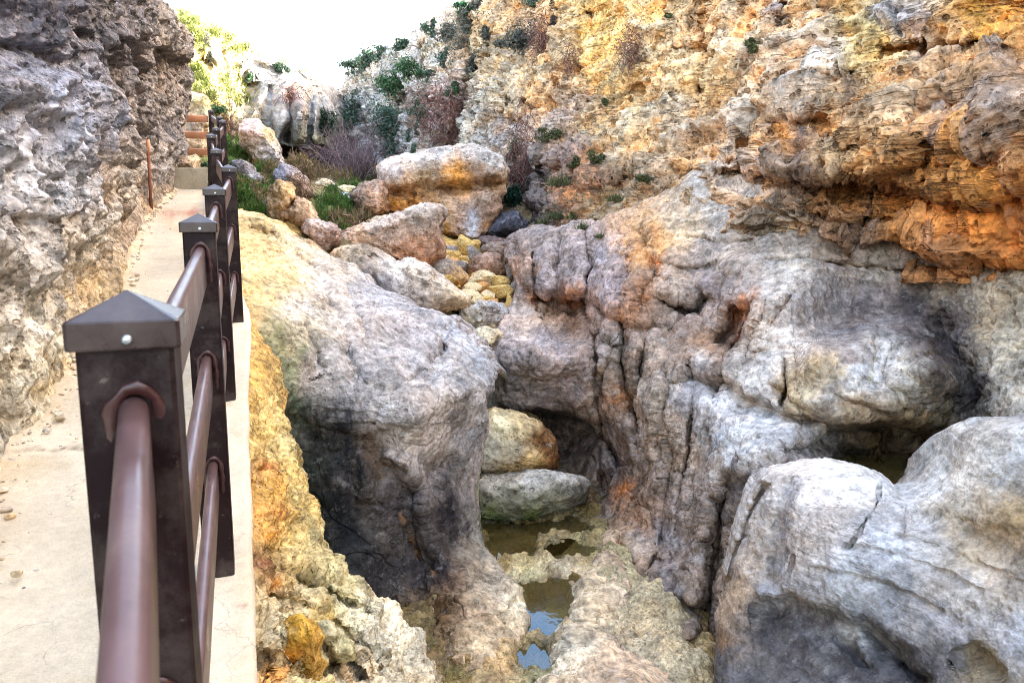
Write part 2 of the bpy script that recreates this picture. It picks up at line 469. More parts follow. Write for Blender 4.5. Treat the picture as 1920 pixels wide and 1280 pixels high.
# ------------------------------------------------------------------ rock relief, in metres along the surface normal
def disp_rock(Q, style, px, py):
    """returns displacement and a hollow measure (1 = fresh hollow, 0 = proud crust)"""
    P = Q.reshape(-1, 3)
    if style == 'wall':
        w = P + .09 * np.stack([fbm(P * 2.3, 3, 1), fbm(P * 2.3, 3, 2), fbm(P * 2.3, 3, 3)], -1)
        f1, f2 = worley(w * np.array([2.1, 2.1, 2.1]), 4); a = np.minimum(f1, 1.1)
        g1, g2 = worley(w * np.array([5.4, 5.4, 4.4]) + 9, 5); b = np.minimum(g1, 1.2)
        h1, h2 = worley(w * np.array([13, 13, 10.]) + 3, 6); c = np.minimum(h1, 1.2)
        big = fbm(P * np.array([.75, .75, .9]), 3, 8)
        d = .15 * (a - .55) + .17 * (b - .5) + .085 * (c - .5) + .20 * big + .025 * fbm(P * 9, 5, 12, .6)
        d = d - .08 * sstep(.40, .14, h1) * sstep(-.1, .3, fbm(P * 1.7, 2, 44)) - .10 * np.maximum(ridged(P * np.array([1.1, 1.1, .4]), 2, 41) - .95, 0)
        hol = sstep(.1, -.12, .24 * (a - .55) + .17 * (b - .5) + .08 * big)
    elif style == 'cliff':
        w = P + .30 * np.stack([fbm(P * .7, 3, 1), fbm(P * .7, 3, 2), fbm(P * .7, 3, 3)], -1)
        f1, f2 = worley(w * np.array([.7, .7, 1.1]), 14); a = np.minimum(f1, .9)
        g1, g2 = worley(w * np.array([1.9, 1.9, 3.6]) + 5, 15); b = np.minimum(g1, .9)
        h1, h2 = worley(w * np.array([5.2, 5.2, 8.5]) + 2, 16); c = np.minimum(h1, .85)
        m1 = sstep(-.25, .45, fbm(P * .55, 2, 18)); m2 = sstep(-.1, .5, fbm(P * .8 + 7, 2, 19))
        wz = w[:, 2] + .12 * fbm(P * 1.6, 3, 6)
        bed = .20 * m1 * (saw(-wz * 1.15) - .35) + .10 * m2 * (saw(-wz * 3.1 + .3) - .35) + .035 * (saw(-wz * 8.3) - .35)
        vert = ridged(np.stack([w[:, 0] * .9, w[:, 1] * .9, w[:, 2] * .2], -1), 3, 9)
        crack = np.exp(-((f2 - f1) / .035) ** 2) * sstep(0, .4, fbm(P * .5 + 3, 2, 13))
        pits = sstep(.36, .16, h1) * sstep(-.05, .35, fbm(P * .9 + 11, 3, 17)) + .8 * sstep(.34, .16, g1) * sstep(.05, .4, fbm(P * .6 + 5, 3, 11))
        d = .22 * (a - .55) + .19 * (b - .5) + .11 * (c - .5) - .17 * pits + 1.25 * bed + .09 * vert - .18 * crack + .16 * fbm(P * .5, 3, 10) + .085 * fbm(P * 2.6, 6, 12, .58)
        hol = sstep(.10, -.13, .24 * (a - .55) + .2 * (b - .5) + .5 * bed)
    elif style == 'far':
        f1, f2 = worley(P * np.array([.5, .5, .35]), 24)
        g1, g2 = worley(P * np.array([1.6, 1.6, 1.3]), 25)
        d = .5 * (np.minimum(f1, .9) - .55) + .16 * (np.minimum(g1, .8) - .5) + .45 * fbm(P * np.array([.35, .35, .2]), 4, 20) + .05 * fbm(P * 4, 3, 22)
        hol = sstep(.15, -.2, .5 * (f1 - .55) + .16 * (g1 - .5))
    elif style == 'grey':
        w = P + .16 * np.stack([fbm(P * 1.3, 3, 1), fbm(P * 1.3, 3, 2), fbm(P * 1.3, 3, 3)], -1)
        fl = np.stack([w[:, 0] * 1.7, w[:, 1] * 1.7, w[:, 2] * .5], -1)
        r = ridged(fl, 4, 30, .55)
        g1, g2 = worley(w * np.array([2.4, 2.4, 2.0]) + 5, 35); b = np.minimum(g1, .9)
        h1, h2 = worley(w * np.array([10, 10, 11.]) + 2, 36); pit = np.minimum(h1, .65)
        pm = sstep(-.15, .3, fbm(P * 1.3, 3, 38))
        crack = np.exp(-((g2 - g1) / .03) ** 2) * sstep(-.1, .3, fbm(P * .7 + 3, 2, 33))
        wz = w[:, 2] + .10 * fbm(P * 1.8, 3, 6)
        bed = .03 * sstep(-.1, .4, fbm(P * .7, 2, 37)) * (saw(-wz * 3.2) - .35) + .012 * (saw(-wz * 9) - .35)
        d = .07 * r + .06 * (b - .5) + .055 * pm * (pit - .4) + bed - .06 * crack + .10 * fbm(P * .9, 3, 31) + .038 * fbm(P * np.array([4.5, 4.5, 3.]), 6, 32, .6)
        hol = sstep(.05, -.06, .07 * (b - .5) + .05 * pm * (pit - .4) + .5 * bed)
    elif style == 'smooth':
        w = P + .1 * np.stack([fbm(P * 1.3, 3, 1), fbm(P * 1.3, 3, 2), fbm(P * 1.3, 3, 3)], -1)
        g1, g2 = worley(w * np.array([4, 4, 4.]) + 5, 45); b = np.minimum(g1, .8)
        h1, h2 = worley(w * np.array([15, 15, 15.]) + 2, 46); pit = np.minimum(h1, .5)
        pm = sstep(.0, .45, fbm(P * 1.6, 3, 48))
        lay = saw(w[:, 0] * 2.2 + w[:, 2] * 5.2 + .8 * fbm(P * 1.2, 3, 7))
        d = .07 * fbm(P * 1.0, 3, 40) + .03 * (b - .5) + .07 * pm * (pit - .38) + .018 * (lay - .35) + .030 * fbm(P * 6, 6, 42, .62)
        hol = sstep(.02, -.03, .06 * pm * (pit - .35) + .02 * (b - .5))
    elif style == 'lumpy':
        w = P + .10 * np.stack([fbm(P * 3, 3, 1), fbm(P * 3, 3, 2), fbm(P * 3, 3, 3)], -1)
        f1, f2 = worley(w * np.array([2.6, 2.6, 4.2]), 54); g1, g2 = worley(w * np.array([7., 7, 9]), 55); h1, h2 = worley(w * 19., 56)
        d = -.17 * (np.minimum(f1, .95) - .5) - .05 * (np.minimum(g1, .9) - .5) + .03 * (np.minimum(h1, .6) - .4) + .06 * fbm(P * 1.7, 3, 50) + .035 * fbm(P * 9, 5, 52, .62)
        hol = sstep(.0, -.10, -.2 * (f1 - .5) - .05 * (g1 - .5))
    else:
        d = np.zeros(len(P)); hol = d
    return d.reshape(Q.shape[:-1]), hol.reshape(Q.shape[:-1])


ALB = .84    # photo colour -> base colour


def rock_sheet(name, T, R, B, L, nx, ny, ctrl, strokes=(), splats=(), cstrokes=(), style='grey', amp=1.0, mat=None,
               skirts=None, fresh=None, fresh_amt=.5, crust=None, roll=None, extra=None, wamp=26, shade=None):
    px, py = coons(T, R, B, L, nx, ny)
    d = rbf(ctrl)(px, py)
    d = apply_strokes(px, py, d, strokes)
    u = np.linspace(0, 1, nx)[None]; v = np.linspace(0, 1, ny)[:, None]
    for side, (wd, am) in (roll or {}).items():
        e = {'top': v + 0 * u, 'bottom': 1 - v + 0 * u, 'left': u + 0 * v, 'right': 1 - u + 0 * v}[side]
        k = np.clip(1 - e / wd, 0, 1); d = d + am * (1 - np.sqrt(1 - k * k))
    P = W(px, py, d)
    n = grid_normals(P)
    dd, hol = disp_rock(P, style, px, py)
    if extra is not None: dd = dd + extra(px, py, P)
    a = amp(px, py) if callable(amp) else amp
    P = P + n * (dd * a)[..., None]
    c = splat(px, py, splats, wamp=wamp)
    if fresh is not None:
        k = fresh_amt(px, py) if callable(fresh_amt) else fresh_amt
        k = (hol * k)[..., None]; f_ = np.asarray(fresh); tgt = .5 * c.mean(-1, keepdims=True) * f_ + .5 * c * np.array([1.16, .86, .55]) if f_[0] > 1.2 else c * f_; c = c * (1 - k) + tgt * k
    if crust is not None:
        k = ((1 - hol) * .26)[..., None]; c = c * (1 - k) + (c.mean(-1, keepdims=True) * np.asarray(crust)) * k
    c = color_strokes(px, py, c, cstrokes)
    c = np.clip(c * ALB, .008, .8)
    # skirts carry the rock on behind its visible outline
    sk = skirts or {}
    def ext(side):
        nonlocal P, c
        offs = sk.get(side)
        if not offs: return
        base = {'top': P[0], 'bottom': P[-1], 'left': P[:, 0], 'right': P[:, -1]}[side]
        cb = {'top': c[0], 'bottom': c[-1], 'left': c[:, 0], 'right': c[:, -1]}[side]
        rows = []; prev = np.zeros(3); k = 0
        for o in offs:
            if callable(o): o = o(base)
            o = np.asarray(o, float); stepn = 8
            for q in range(1, stepn + 1):
                off = prev + (o - prev) * q / stepn; k += 1
                rr = base + off
                rr = rr + .12 * np.linalg.norm(off) ** .5 * fbm(rr.reshape(-1, 3) * 1.1, 3, 90).reshape(rr.shape[0], 1) * np.array([.5, .5, .7])
                rows.append(rr)
            prev = o
        rows = np.stack(rows, 0); cc = np.repeat(cb[None], len(rows), 0)
        if side == 'top': P = np.concatenate([rows[::-1], P], 0); c = np.concatenate([cc[::-1], c], 0)
        if side == 'bottom': P = np.concatenate([P, rows], 0); c = np.concatenate([c, cc], 0)
        if side == 'left': P = np.concatenate([rows[::-1].swapaxes(0, 1), P], 1); c = np.concatenate([cc[::-1].swapaxes(0, 1), c], 1)
        if side == 'right': P = np.concatenate([P, rows.swapaxes(0, 1)], 1); c = np.concatenate([c, cc.swapaxes(0, 1)], 1)
    for s in ('left', 'right', 'top', 'bottom'): ext(s)
    ny2, nx2 = P.shape[:2]
    V, loc = rebase(P)
    me = mesh_from(name, V, grid_quads(ny2, nx2), c.reshape(-1, 3))
    return link(name, me, mat, loc=loc)


# ------------------------------------------------------------------ boulders: closed bodies with their own outline, distance and thickness
def _ico(sub):
    t = (1 + 5 ** .5) / 2
    v = [(-1, t, 0), (1, t, 0), (-1, -t, 0), (1, -t, 0), (0, -1, t), (0, 1, t), (0, -1, -t), (0, 1, -t), (t, 0, -1), (t, 0, 1), (-t, 0, -1), (-t, 0, 1)]
    f = [(0, 11, 5), (0, 5, 1), (0, 1, 7), (0, 7, 10), (0, 10, 11), (1, 5, 9), (5, 11, 4), (11, 10, 2), (10, 7, 6), (7, 1, 8), (3, 9, 4), (3, 4, 2), (3, 2, 6), (3, 6, 8), (3, 8, 9), (4, 9, 5), (2, 4, 11), (6, 2, 10), (8, 6, 7), (9, 8, 1)]
    v = np.array(v, float); v /= np.linalg.norm(v, axis=1, keepdims=True); f = np.array(f)
    for _ in range(sub):
        e = np.sort(np.concatenate([f[:, [0, 1]], f[:, [1, 2]], f[:, [2, 0]]]), 1)
        ue, inv = np.unique(e, axis=0, return_inverse=True); inv = inv.ravel()
        mid = v[ue[:, 0]] + v[ue[:, 1]]; mid /= np.linalg.norm(mid, axis=1, keepdims=True)
        n = len(v); k = len(f); a, b, c = inv[:k] + n, inv[k:2 * k] + n, inv[2 * k:] + n
        v = np.concatenate([v, mid])
        f = np.concatenate([np.stack([f[:, 0], a, c], 1), np.stack([f[:, 1], b, a], 1), np.stack([f[:, 2], c, b], 1), np.stack([a, b, c], 1)])
    return v, f


ICO = {s: _ico(s) for s in (2, 3, 4, 5, 6)}


def tri_normals(V, T):
    n = np.cross(V[T[:, 1]] - V[T[:, 0]], V[T[:, 2]] - V[T[:, 0]])
    o = np.zeros_like(V)
    for k in range(3): np.add.at(o, T[:, k], n)
    return o / np.maximum(np.linalg.norm(o, axis=1, keepdims=True), 1e-12)


def boulder(name, outline, d, thick, splats, label, cat='boulder', group=None, strokes=(), cstrokes=(), style='smooth', amp=1.0, mat=None,
            sub=5, ex=.75, tilt=0.0, centre=None, kind=None, colwarp=9, facet=.7):
    S, T = ICO[sub]
    pl = np.asarray(outline, float)
    c0 = pl.mean(0) if centre is None else np.asarray(centre, float)
    ang = np.arctan2(pl[:, 1] - c0[1], pl[:, 0] - c0[0]); rad = np.hypot(pl[:, 1] - c0[1], pl[:, 0] - c0[0])
    dense = resample(np.vstack([pl, pl[:1]]), 240)
    ang = np.arctan2(dense[:, 1] - c0[1], dense[:, 0] - c0[0]); rad = np.hypot(dense[:, 1] - c0[1], dense[:, 0] - c0[0])
    o = np.argsort(ang); ang, rad = ang[o], rad[o]
    tt = np.linspace(-math.pi, math.pi, 361)[:-1]; rr = np.interp(tt, ang, rad, period=2 * math.pi); kk = np.hanning(13); kk /= kk.sum()
    rad = np.convolve(np.concatenate([rr[-6:], rr, rr[:6]]), kk, 'valid'); ang = tt
    th = np.arctan2(-S[:, 2], S[:, 0]); ch = np.hypot(S[:, 0], S[:, 2])
    r = np.interp(th, ang, rad, period=2 * math.pi)
    cc = ch ** ex; ss = np.sign(S[:, 1]) * np.abs(S[:, 1]) ** ex
    gk = np.random.default_rng(abs(int(pl[0, 0] * 7 + pl[0, 1] * 13))); nr_ = gk.normal(size=(16, 3)); nr_ /= np.linalg.norm(nr_, axis=1, keepdims=True)
    fr_ = (np.maximum(S @ (nr_ / (.72 + .3 * gk.random(16))[:, None]).T, 1e-3) ** 14).sum(1) ** (-1 / 14)
    fr_ = 1 + facet * (np.clip(fr_ / np.median(fr_), .72, 1.16) - 1)     # broken faces
    cc = cc * fr_; ss = ss * fr_
    px = c0[0] + r * cc * np.cos(th); py = c0[1] + r * cc * np.sin(th)
    dep = d + thick * ss + tilt * (c0[1] - py) * d / FPX
    front = S[:, 1] < .15
    if strokes:
        dep[front] = apply_strokes(px[front].copy(), py[front].copy(), dep[front].copy(), strokes, 3, 25)
    P = W(px, py, dep)
    n = tri_normals(P, T)
    if (n * (P - P.mean(0))).sum() < 0: T = T[:, ::-1]; n = -n
    dd, hol = disp_rock(P, style, px, py)
    P = P + n * (dd * amp)[:, None]
    c = splat(px, py, splats, wamp=colwarp, wsc=24)
    c = color_strokes(px, py, c, cstrokes)
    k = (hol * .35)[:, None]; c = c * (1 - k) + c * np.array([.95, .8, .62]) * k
    c = np.clip(c * ALB, .008, .8)
    V, loc = rebase(P)
    me = mesh_from(name, V, None, c, True, T)
    ob = link(name, me, mat or M['boulder'], loc=loc)
    return tag(ob, label, cat, group, kind)
# ------------------------------------------------------------------ camera, sky, sun
cam = bpy.data.cameras.new('camera'); co = bpy.data.objects.new('camera', cam); COL.objects.link(co)
cam.lens = 36 * FPX / 1920; cam.sensor_width = 36; cam.clip_start = .05; cam.clip_end = 3000
co.location = (0, 0, CZ); co.rotation_euler = (math.pi / 2 - PITCH, 0, 0)
cam.dof.use_dof = True; cam.dof.focus_distance = 8.5; cam.dof.aperture_fstop = 11
scene.camera = co
SUN_EL, SUN_AZ = math.radians(28), math.radians(78)      # azimuth from +Y towards +X
world = bpy.data.worlds.new('World'); scene.world = world; world.use_nodes = True
wn = world.node_tree; bg = wn.nodes['Background']
sky = wn.nodes.new('ShaderNodeTexSky'); sky.sky_type = 'NISHITA'; sky.sun_disc = False
sky.sun_elevation = SUN_EL; sky.sun_rotation = SUN_AZ; sky.air_density = .8; sky.dust_density = 3.0; sky.ozone_density = .4; sky.altitude = 20
wb = wn.nodes.new('ShaderNodeMix'); wb.data_type = 'RGBA'; wb.blend_type = 'MULTIPLY'; wb.inputs[0].default_value = 1; wb.inputs[7].default_value = (1.10, 1.0, .84, 1)   # white balance set for shade
wn.links.new(sky.outputs[0], wb.inputs[6]); wn.links.new(wb.outputs[2], bg.inputs[0]); bg.inputs[1].default_value = .15
sl = bpy.data.lights.new('sun', 'SUN'); sl.energy = 4.0; sl.angle = math.radians(.5); sl.color = (1, .95, .86)
so = bpy.data.objects.new('sun', sl); COL.objects.link(so)
sd = Vector((math.cos(SUN_EL) * math.sin(SUN_AZ), math.cos(SUN_EL) * math.cos(SUN_AZ), math.sin(SUN_EL)))
so.rotation_euler = sd.to_track_quat('Z', 'Y').to_euler(); so.location = (20, 5, 30)
scene.view_settings.view_transform = 'Standard'; scene.view_settings.look = 'None'
scene.view_settings.exposure = 4.0; scene.view_settings.gamma = 1
scene.cycles.max_bounces = 7; scene.cycles.diffuse_bounces = 5
scene.cycles.use_denoising = True; scene.cycles.denoising_prefilter = 'NONE'; scene.cycles.denoising_input_passes = 'RGB_ALBEDO_NORMAL'; scene.cycles.sample_clamp_indirect = 6; scene.cycles.pixel_filter_type = 'BLACKMAN_HARRIS'; scene.cycles.filter_width = 1.0

# ------------------------------------------------------------------ fence line and path heights
POSTS = [(238, 543, .82), (372, 400, 2.36), (402, 345, 3.85), (428, 308, 5.55), (405, 277, 7.2), (395.5, 250, 8.8), (405, 238, 10.5), (417, 224, 12.1), (411, 217, 13.8), (395, 205, 15.4)]
BASEPY = {1: 1066, 2: 748, 3: 603}
PT = [W(*p) for p in POSTS]
PB = []
for i, p in enumerate(PT):
    PB.append(float(W(POSTS[i][0], BASEPY[i], POSTS[i][2])[2]) if i in BASEPY else float(p[2]) - 1.10)
PB[0] = PB[1] - (PB[2] - PB[1]) * .95
_a, _b = W(245, 722, .77), W(217, 1280, .38)
P0 = PT[0] + (_b - _a) / np.linalg.norm(_b - _a) * 1.55      # the next post towards the viewer, out of the picture
_d = [-2.0, -.62] + [p[2] for p in POSTS]
_z = [PB[0] - .16, PB[0] - .14] + PB
_fx = [PT[0][0] + .27 + .36, PT[0][0] + .36] + [p[0] for p in PT]
_d[1] = float(P0[1]); _d[0] = _d[1] - 1.4; _z[1] = float(P0[2]) - 1.1; _z[0] = _z[1] - .2; _fx[1] = float(P0[0]); _fx[0] = _fx[1] + .5


def path_h(d): return np.interp(d, _d, _z)
def fence_x(d): return np.interp(d, _d, _fx)


def on_path(px, py):
    ds = np.linspace(.8, 14, 1500); w = W(np.full(1500, px), np.full(1500, py), ds)
    k = np.argmax(w[:, 2] - path_h(ds) < 0) if (w[0, 2] - path_h(ds[0])) > 0 else 0
    return w[k]


WALLPX = [(7, 840), (83, 787), (133, 674), (180, 610), (230, 544), (240, 494), (256, 444), (272, 412), (300, 385), (322, 362), (345, 336)]
WB = [on_path(*p) for p in WALLPX]
wall_d = [-2.0, 0, 1.2, 2.0] + [w[1] for w in WB]
wall_x = [-1.5, -1.5, -1.52, -1.68] + [w[0] for w in WB]
print('wall base', [(round(a, 2), round(b, 2)) for a, b in zip(wall_x, wall_d)])
print('path z', [(round(a, 2), round(b, 2)) for a, b in zip(_d, _z)])


def wall_at(d): return np.interp(d, wall_d, wall_x)


# ------------------------------------------------------------------ path with its outer kerb strip (one concrete sheet with real sides)
ds = np.concatenate([np.linspace(-1.8, 1, 60), np.linspace(1, 12.4, 420)[1:]])
nu = 90
xl = wall_at(ds) - .45; xr = fence_x(ds) + .115 + .012 * vnoise(np.stack([ds * 2.3, ds * 0, ds * 0], -1), 3)
u = np.linspace(0, 1, nu)
X = xl[:, None] + (xr - xl)[:, None] * u[None]; Yy = np.repeat(ds[:, None], nu, 1); Zz = np.repeat(path_h(ds)[:, None], nu, 1)
q = np.stack([X, Yy, Zz], -1).reshape(-1, 3)
edge = (1 - u)[None] * (xr - xl)[:, None]
Zz = Zz + (.010 * fbm(q * 1.6, 4, 3) + .004 * fbm(q * 9, 3, 4)).reshape(Zz.shape) - .02 * np.exp(-(edge / .012) ** 2)
wd = X - wall_at(ds)[:, None]
Zz = Zz + .05 * np.exp(-np.maximum(wd, 0) / .09) * (.6 + .6 * fbm(q * 5, 3, 8).reshape(Zz.shape))
P = np.stack([X, Yy, Zz], -1)
side = np.stack([P[:, -1] + np.array([.004 - .02 * k, 0, -.30 * k / 5]) for k in range(1, 6)], 1)
P = np.concatenate([P, side], 1)
px, py = proj(P)
c = np.ones(P.shape) * lin((228, 212, 186)); f = fbm(P.reshape(-1, 3) * 1.3, 4, 60).reshape(P.shape[:2])
c = c * (1 + .12 * f[..., None]); k = sstep(.1, .6, fbm(P.reshape(-1, 3) * 2.6 + 4, 4, 61).reshape(P.shape[:2]))[..., None] * .35
c = c * (1 - k) + lin((214, 190, 150)) * k
c = color_strokes(px, py, c, [([(305, 402), (345, 398), (385, 400)], 9, (190, 110, 85), .8), ([(310, 412), (330, 430)], 10, (225, 180, 130), .6), ([(-60, 842), (40, 846), (150, 838), (240, 830)], 3, (120, 96, 70), .8), ([(-60, 870), (40, 866), (120, 872)], 10, (206, 186, 150), .6), ([(462, 1135), (445, 1138)], 5, (130, 50, 30), .9)])
kk = np.exp(-np.maximum(P[..., 0] - wall_at(P[..., 1]), 0) / .10)[..., None] * .5
c = c * (1 - kk) + lin((190, 160, 115)) * kk
c = np.clip(c * .82, 0, .82)
me = mesh_from('path', P, grid_quads(*P.shape[:2]), c.reshape(-1, 3))
tag(link('path', me, M['path']), kind='structure', label='pale concrete path climbing between the pitted rock wall and the fence')

# ------------------------------------------------------------------ pitted rock wall along the path
sd_ = np.concatenate([[-2.0, 0, 1.2, 2.0], [w[1] for w in WB]])
base = np.stack([wall_x, wall_d], -1)
base = np.vstack([base, [[base[-1, 0] - .08, base[-1, 1] + .5], [base[-1, 0] - .7, base[-1, 1] + 1.0], [base[-1, 0] - 3.0, base[-1, 1] + 1.0]]])
bl = resample(base, 1250)
kern = np.hanning(31); kern /= kern.sum()
pad = np.vstack([np.repeat(bl[:1], 15, 0), bl, np.repeat(bl[-1:], 15, 0)])
bl = np.stack([np.convolve(pad[:, k], kern, 'valid') for k in (0, 1)], -1)
tg = np.gradient(bl, axis=0); tg /= np.linalg.norm(tg, axis=1, keepdims=True)
nn_ = np.stack([tg[:, 1], -tg[:, 0]], -1)                        # towards the path
t = np.concatenate([np.linspace(-.5, 3.4, 430), np.linspace(3.4, 6.2, 80)[1:]])
prof_t = [-.5, 0, .25, .6, 1.0, 1.6, 2.2, 2.6, 3.0, 4.0, 6.2]
prof_o = [.04, .02, -.06, -.10, -.06, .03, .20, .12, -.30, -.9, -2.2]
off = np.interp(t, prof_t, prof_o)
near = np.interp(bl[:, 1], [3, 7], [0, 1])                        # the overhang grows along the wall
off2 = np.interp(t, prof_t, [.02, .02, -.03, -.03, 0, -.05, -.15, -.22, -.35, -.9, -2.2])
O = off2[:, None] * (1 - near)[None] + off[:, None] * near[None]
dd_ = bl[:, 1][None]
gate = np.exp(-((dd_ - 8.55) / .33) ** 2) * sstep(.15, .5, t)[:, None]
O = O - .55 * gate + .12 * np.exp(-((dd_ - 7.8) / .5) ** 2) * sstep(.6, 1.4, t)[:, None]
P = np.zeros((len(t), len(bl), 3))
P[..., 0] = bl[:, 0][None] + nn_[:, 0][None] * O; P[..., 1] = bl[:, 1][None] + nn_[:, 1][None] * O
P[..., 2] = path_h(bl[:, 1])[None] + t[:, None]
P = P[::-1]
px, py = proj(P)
n = grid_normals(P)
if (n[200, 600] * np.array([nn_[600, 0], nn_[600, 1], 0])).sum() < 0: n = -n
dd2, hol = disp_rock(P, 'wall', px, py)
fade = np.clip((t[::-1] + .1) / .6, .25, 1)[:, None]
ws = [('s', [(-60, 62), (0, 70), (60, 84), (125, 118)], 5, .17, 44), ('s', [(128, 40), (165, 52), (186, 84)], 5, .14, 36), ('s', [(-60, 150), (40, 140), (120, 128)], 5, -.10, 40), ('g', [(266, 60), (270, 200), (273, 330)], 7, .25), ('g', [(188, 120), (186, 230), (196, 300)], 6, .10), ('g', [(150, 95), (163, 160)], 20, .14), ('g', [(85, 10), (100, 45)], 18, .13),
      ('g', [(283, 138), (296, 150)], 11, .3), ('g', [(196, 292), (214, 318)], 13, .16), ('s', [(20, 400), (70, 410), (120, 395)], 5, .08, 34), ('s', [(215, 60), (250, 75), (268, 70)], 5, .14, 40), ('g', [(230, 100), (235, 250)], 9, .12), ('g', [(225, 20), (215, 120), (222, 170)], 6, .12), ('s', [(300, 90), (335, 110), (362, 120)], 4, .16, 34)]
wo = apply_strokes(np.clip(px, -900, 900), np.clip(py, -900, 2000), np.zeros(px.shape), ws, 6, 40)
P = P + n * (dd2 * fade - wo)[..., None]
sp = [(60, 60, (116, 112, 116)), (200, 40, (104, 100, 102)), (320, 120, (122, 112, 106)), (100, 110, (150, 150, 160)), (60, 200, (168, 168, 176)), (150, 250, (150, 151, 160)), (203, 190, (176, 144, 108), 14), (205, 230, (176, 144, 108), 12), (200, 290, (170, 156, 142), 20),
      (40, 330, (190, 188, 188)), (120, 350, (184, 180, 178)), (60, 450, (180, 174, 166)), (160, 450, (190, 178, 160)), (60, 600, (206, 198, 182)), (120, 650, (206, 190, 160)), (30, 750, (204, 192, 168)), (200, 520, (204, 178, 140)), (240, 400, (174, 154, 134)), (250, 350, (182, 168, 150)),
      (300, 330, (152, 142, 134)), (330, 200, (146, 136, 128)), (300, 240, (122, 114, 110)), (240, 100, (104, 100, 102)), (20, 20, (108, 104, 110)), (110, 700, (208, 184, 144)), (285, 380, (176, 150, 120)), (340, 60, (128, 118, 110)), (-300, 500, (170, 165, 160)), (-300, 100, (130, 128, 132)), (100, 250, (176, 176, 184)), (20, 520, (192, 184, 172))]
c = splat(np.clip(px, -500, 600), np.clip(py, -500, 1600), sp)
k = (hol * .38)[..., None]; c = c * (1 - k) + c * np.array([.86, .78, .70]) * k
c = np.clip(c * ALB * 1.04 * np.array([.92, 1.0, 1.10]), .01, .85)  # cream bounce light low down and bluish skylight are in these colours
V, loc = rebase(P)
me = mesh_from('rock_wall', V, grid_quads(*P.shape[:2])[:, ::-1] if False else grid_quads(*P.shape[:2]), c.reshape(-1, 3))
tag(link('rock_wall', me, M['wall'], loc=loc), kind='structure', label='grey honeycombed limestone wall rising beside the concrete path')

# ------------------------------------------------------------------ great ochre cliff on the far side, out to the white scarp at the head of the gorge
S1c = [(625, 190, 38), (640, 300, 34), (640, 380, 33), (690, 130, 35), (700, 250, 31), (700, 360, 30), (780, 90, 31), (780, 250, 28), (780, 380, 26), (850, 30, 28), (850, 200, 25.5), (870, 400, 22.5), (900, 0, 26.5), (900, 280, 22.5), (960, -40, 25), (960, 100, 23), (960, 300, 20.0), (960, 440, 18.0), (1000, 500, 16),
       (1100, -60, 21), (1100, 150, 18.5), (1100, 300, 16.2), (1100, 400, 14.4), (1100, 520, 13.5), (1200, -60, 18), (1200, 150, 15.5), (1200, 300, 13.5), (1200, 400, 12.2), (1200, 520, 11.8), (1350, -60, 14.5), (1350, 150, 12.5), (1350, 300, 11), (1350, 400, 10.4), (1350, 520, 10.6), (1500, -60, 12), (1500, 150, 10.5), (1500, 300, 9.4),
       (1500, 420, 9.5), (1500, 520, 9.8), (1700, -60, 10), (1700, 150, 8.8), (1700, 300, 7.9), (1700, 400, 8.3), (1700, 520, 8.6), (1920, -60, 8.2), (1920, 150, 7.2), (1920, 300, 6.6), (1920, 420, 7.1), (1920, 540, 7.3), (2150, -60, 6.8), (2150, 150, 6.0), (2150, 300, 5.6), (2150, 540, 6.0)]
S1s = [('s', [(1330, 322), (1400, 318), (1500, 328), (1560, 333), (1640, 345), (1720, 355), (1800, 352), (1920, 340), (2150, 330)], 4, .5, 40),
       ('s', [(1420, 470), (1500, 455), (1600, 452), (1700, 462), (1800, 468), (1920, 480), (2150, 480)], 4, .35, 36),
       ('g', [(1500, 400), (1600, 425), (1700, 415), (1800, 440)], 8, .2), ('g', [(1690, 290), (1720, 240), (1735, 120), (1760, 20)], 12, .28), ('g', [(1385, 330), (1395, 270), (1420, 200), (1460, 120)], 8, .25),
       ('s', [(1500, 130), (1570, 138), (1610, 128)], 5, .3, 30), ('s', [(1690, 190), (1770, 195), (1850, 185)], 6, .35, 38), ('s', [(1720, 260), (1800, 272), (1900, 262)], 6, .4, 46), ('s', [(1430, 225), (1500, 215), (1560, 222)], 6, .4, 40), ('s', [(1550, 255), (1600, 268)], 5, .35, 30),
       ('g', [(1100, 20), (1120, 60), (1110, 130)], 26, .22), ('g', [(1150, 20), (1160, 90)], 24, .22), ('s', [(1095, 20), (1130, 8), (1190, 15)], 5, .3, 90), ('s', [(1170, 165), (1230, 150), (1270, 160)], 5, .4, 40), ('g', [(1085, 60), (1090, 130), (1080, 200)], 8, .5),
       ('s', [(940, 185), (965, 180), (1000, 195)], 4, .8, 26), ('s', [(930, 215), (990, 215)], 4, .6, 20), ('g', [(880, 40), (890, 130), (860, 240), (840, 320)], 14, 1.0), ('g', [(790, 80), (800, 160), (830, 240)], 9, 1.0), ('g', [(930, 60), (905, 160), (890, 250)], 8, .7), ('g', [(1045, 0), (1030, 90), (1050, 180)], 9, .5),
       ('g', [(660, 200), (690, 260), (730, 300)], 10, .8), ('g', [(760, 170), (740, 250), (735, 320)], 9, .9), ('s', [(1060, 330), (1120, 345), (1180, 335)], 4, .5, 30), ('s', [(1180, 320), (1260, 330), (1320, 318)], 4, .35, 26),
       ('g', [(1250, 0), (1240, 90), (1265, 200)], 9, .35), ('g', [(1310, 0), (1330, 110), (1300, 220)], 9, .3), ('g', [(1480, 0), (1465, 60)], 12, .4), ('g', [(1545, 0), (1555, 80)], 9, .3), ('s', [(1200, 90), (1300, 85), (1370, 95)], 5, .25, 30), ('s', [(1640, 90), (1720, 80), (1800, 85), (1900, 60)], 5, .3, 34),
       ('g', [(970, 330), (985, 400), (965, 440)], 16, 1.0), ('g', [(1010, 300), (1030, 380)], 12, .5)]
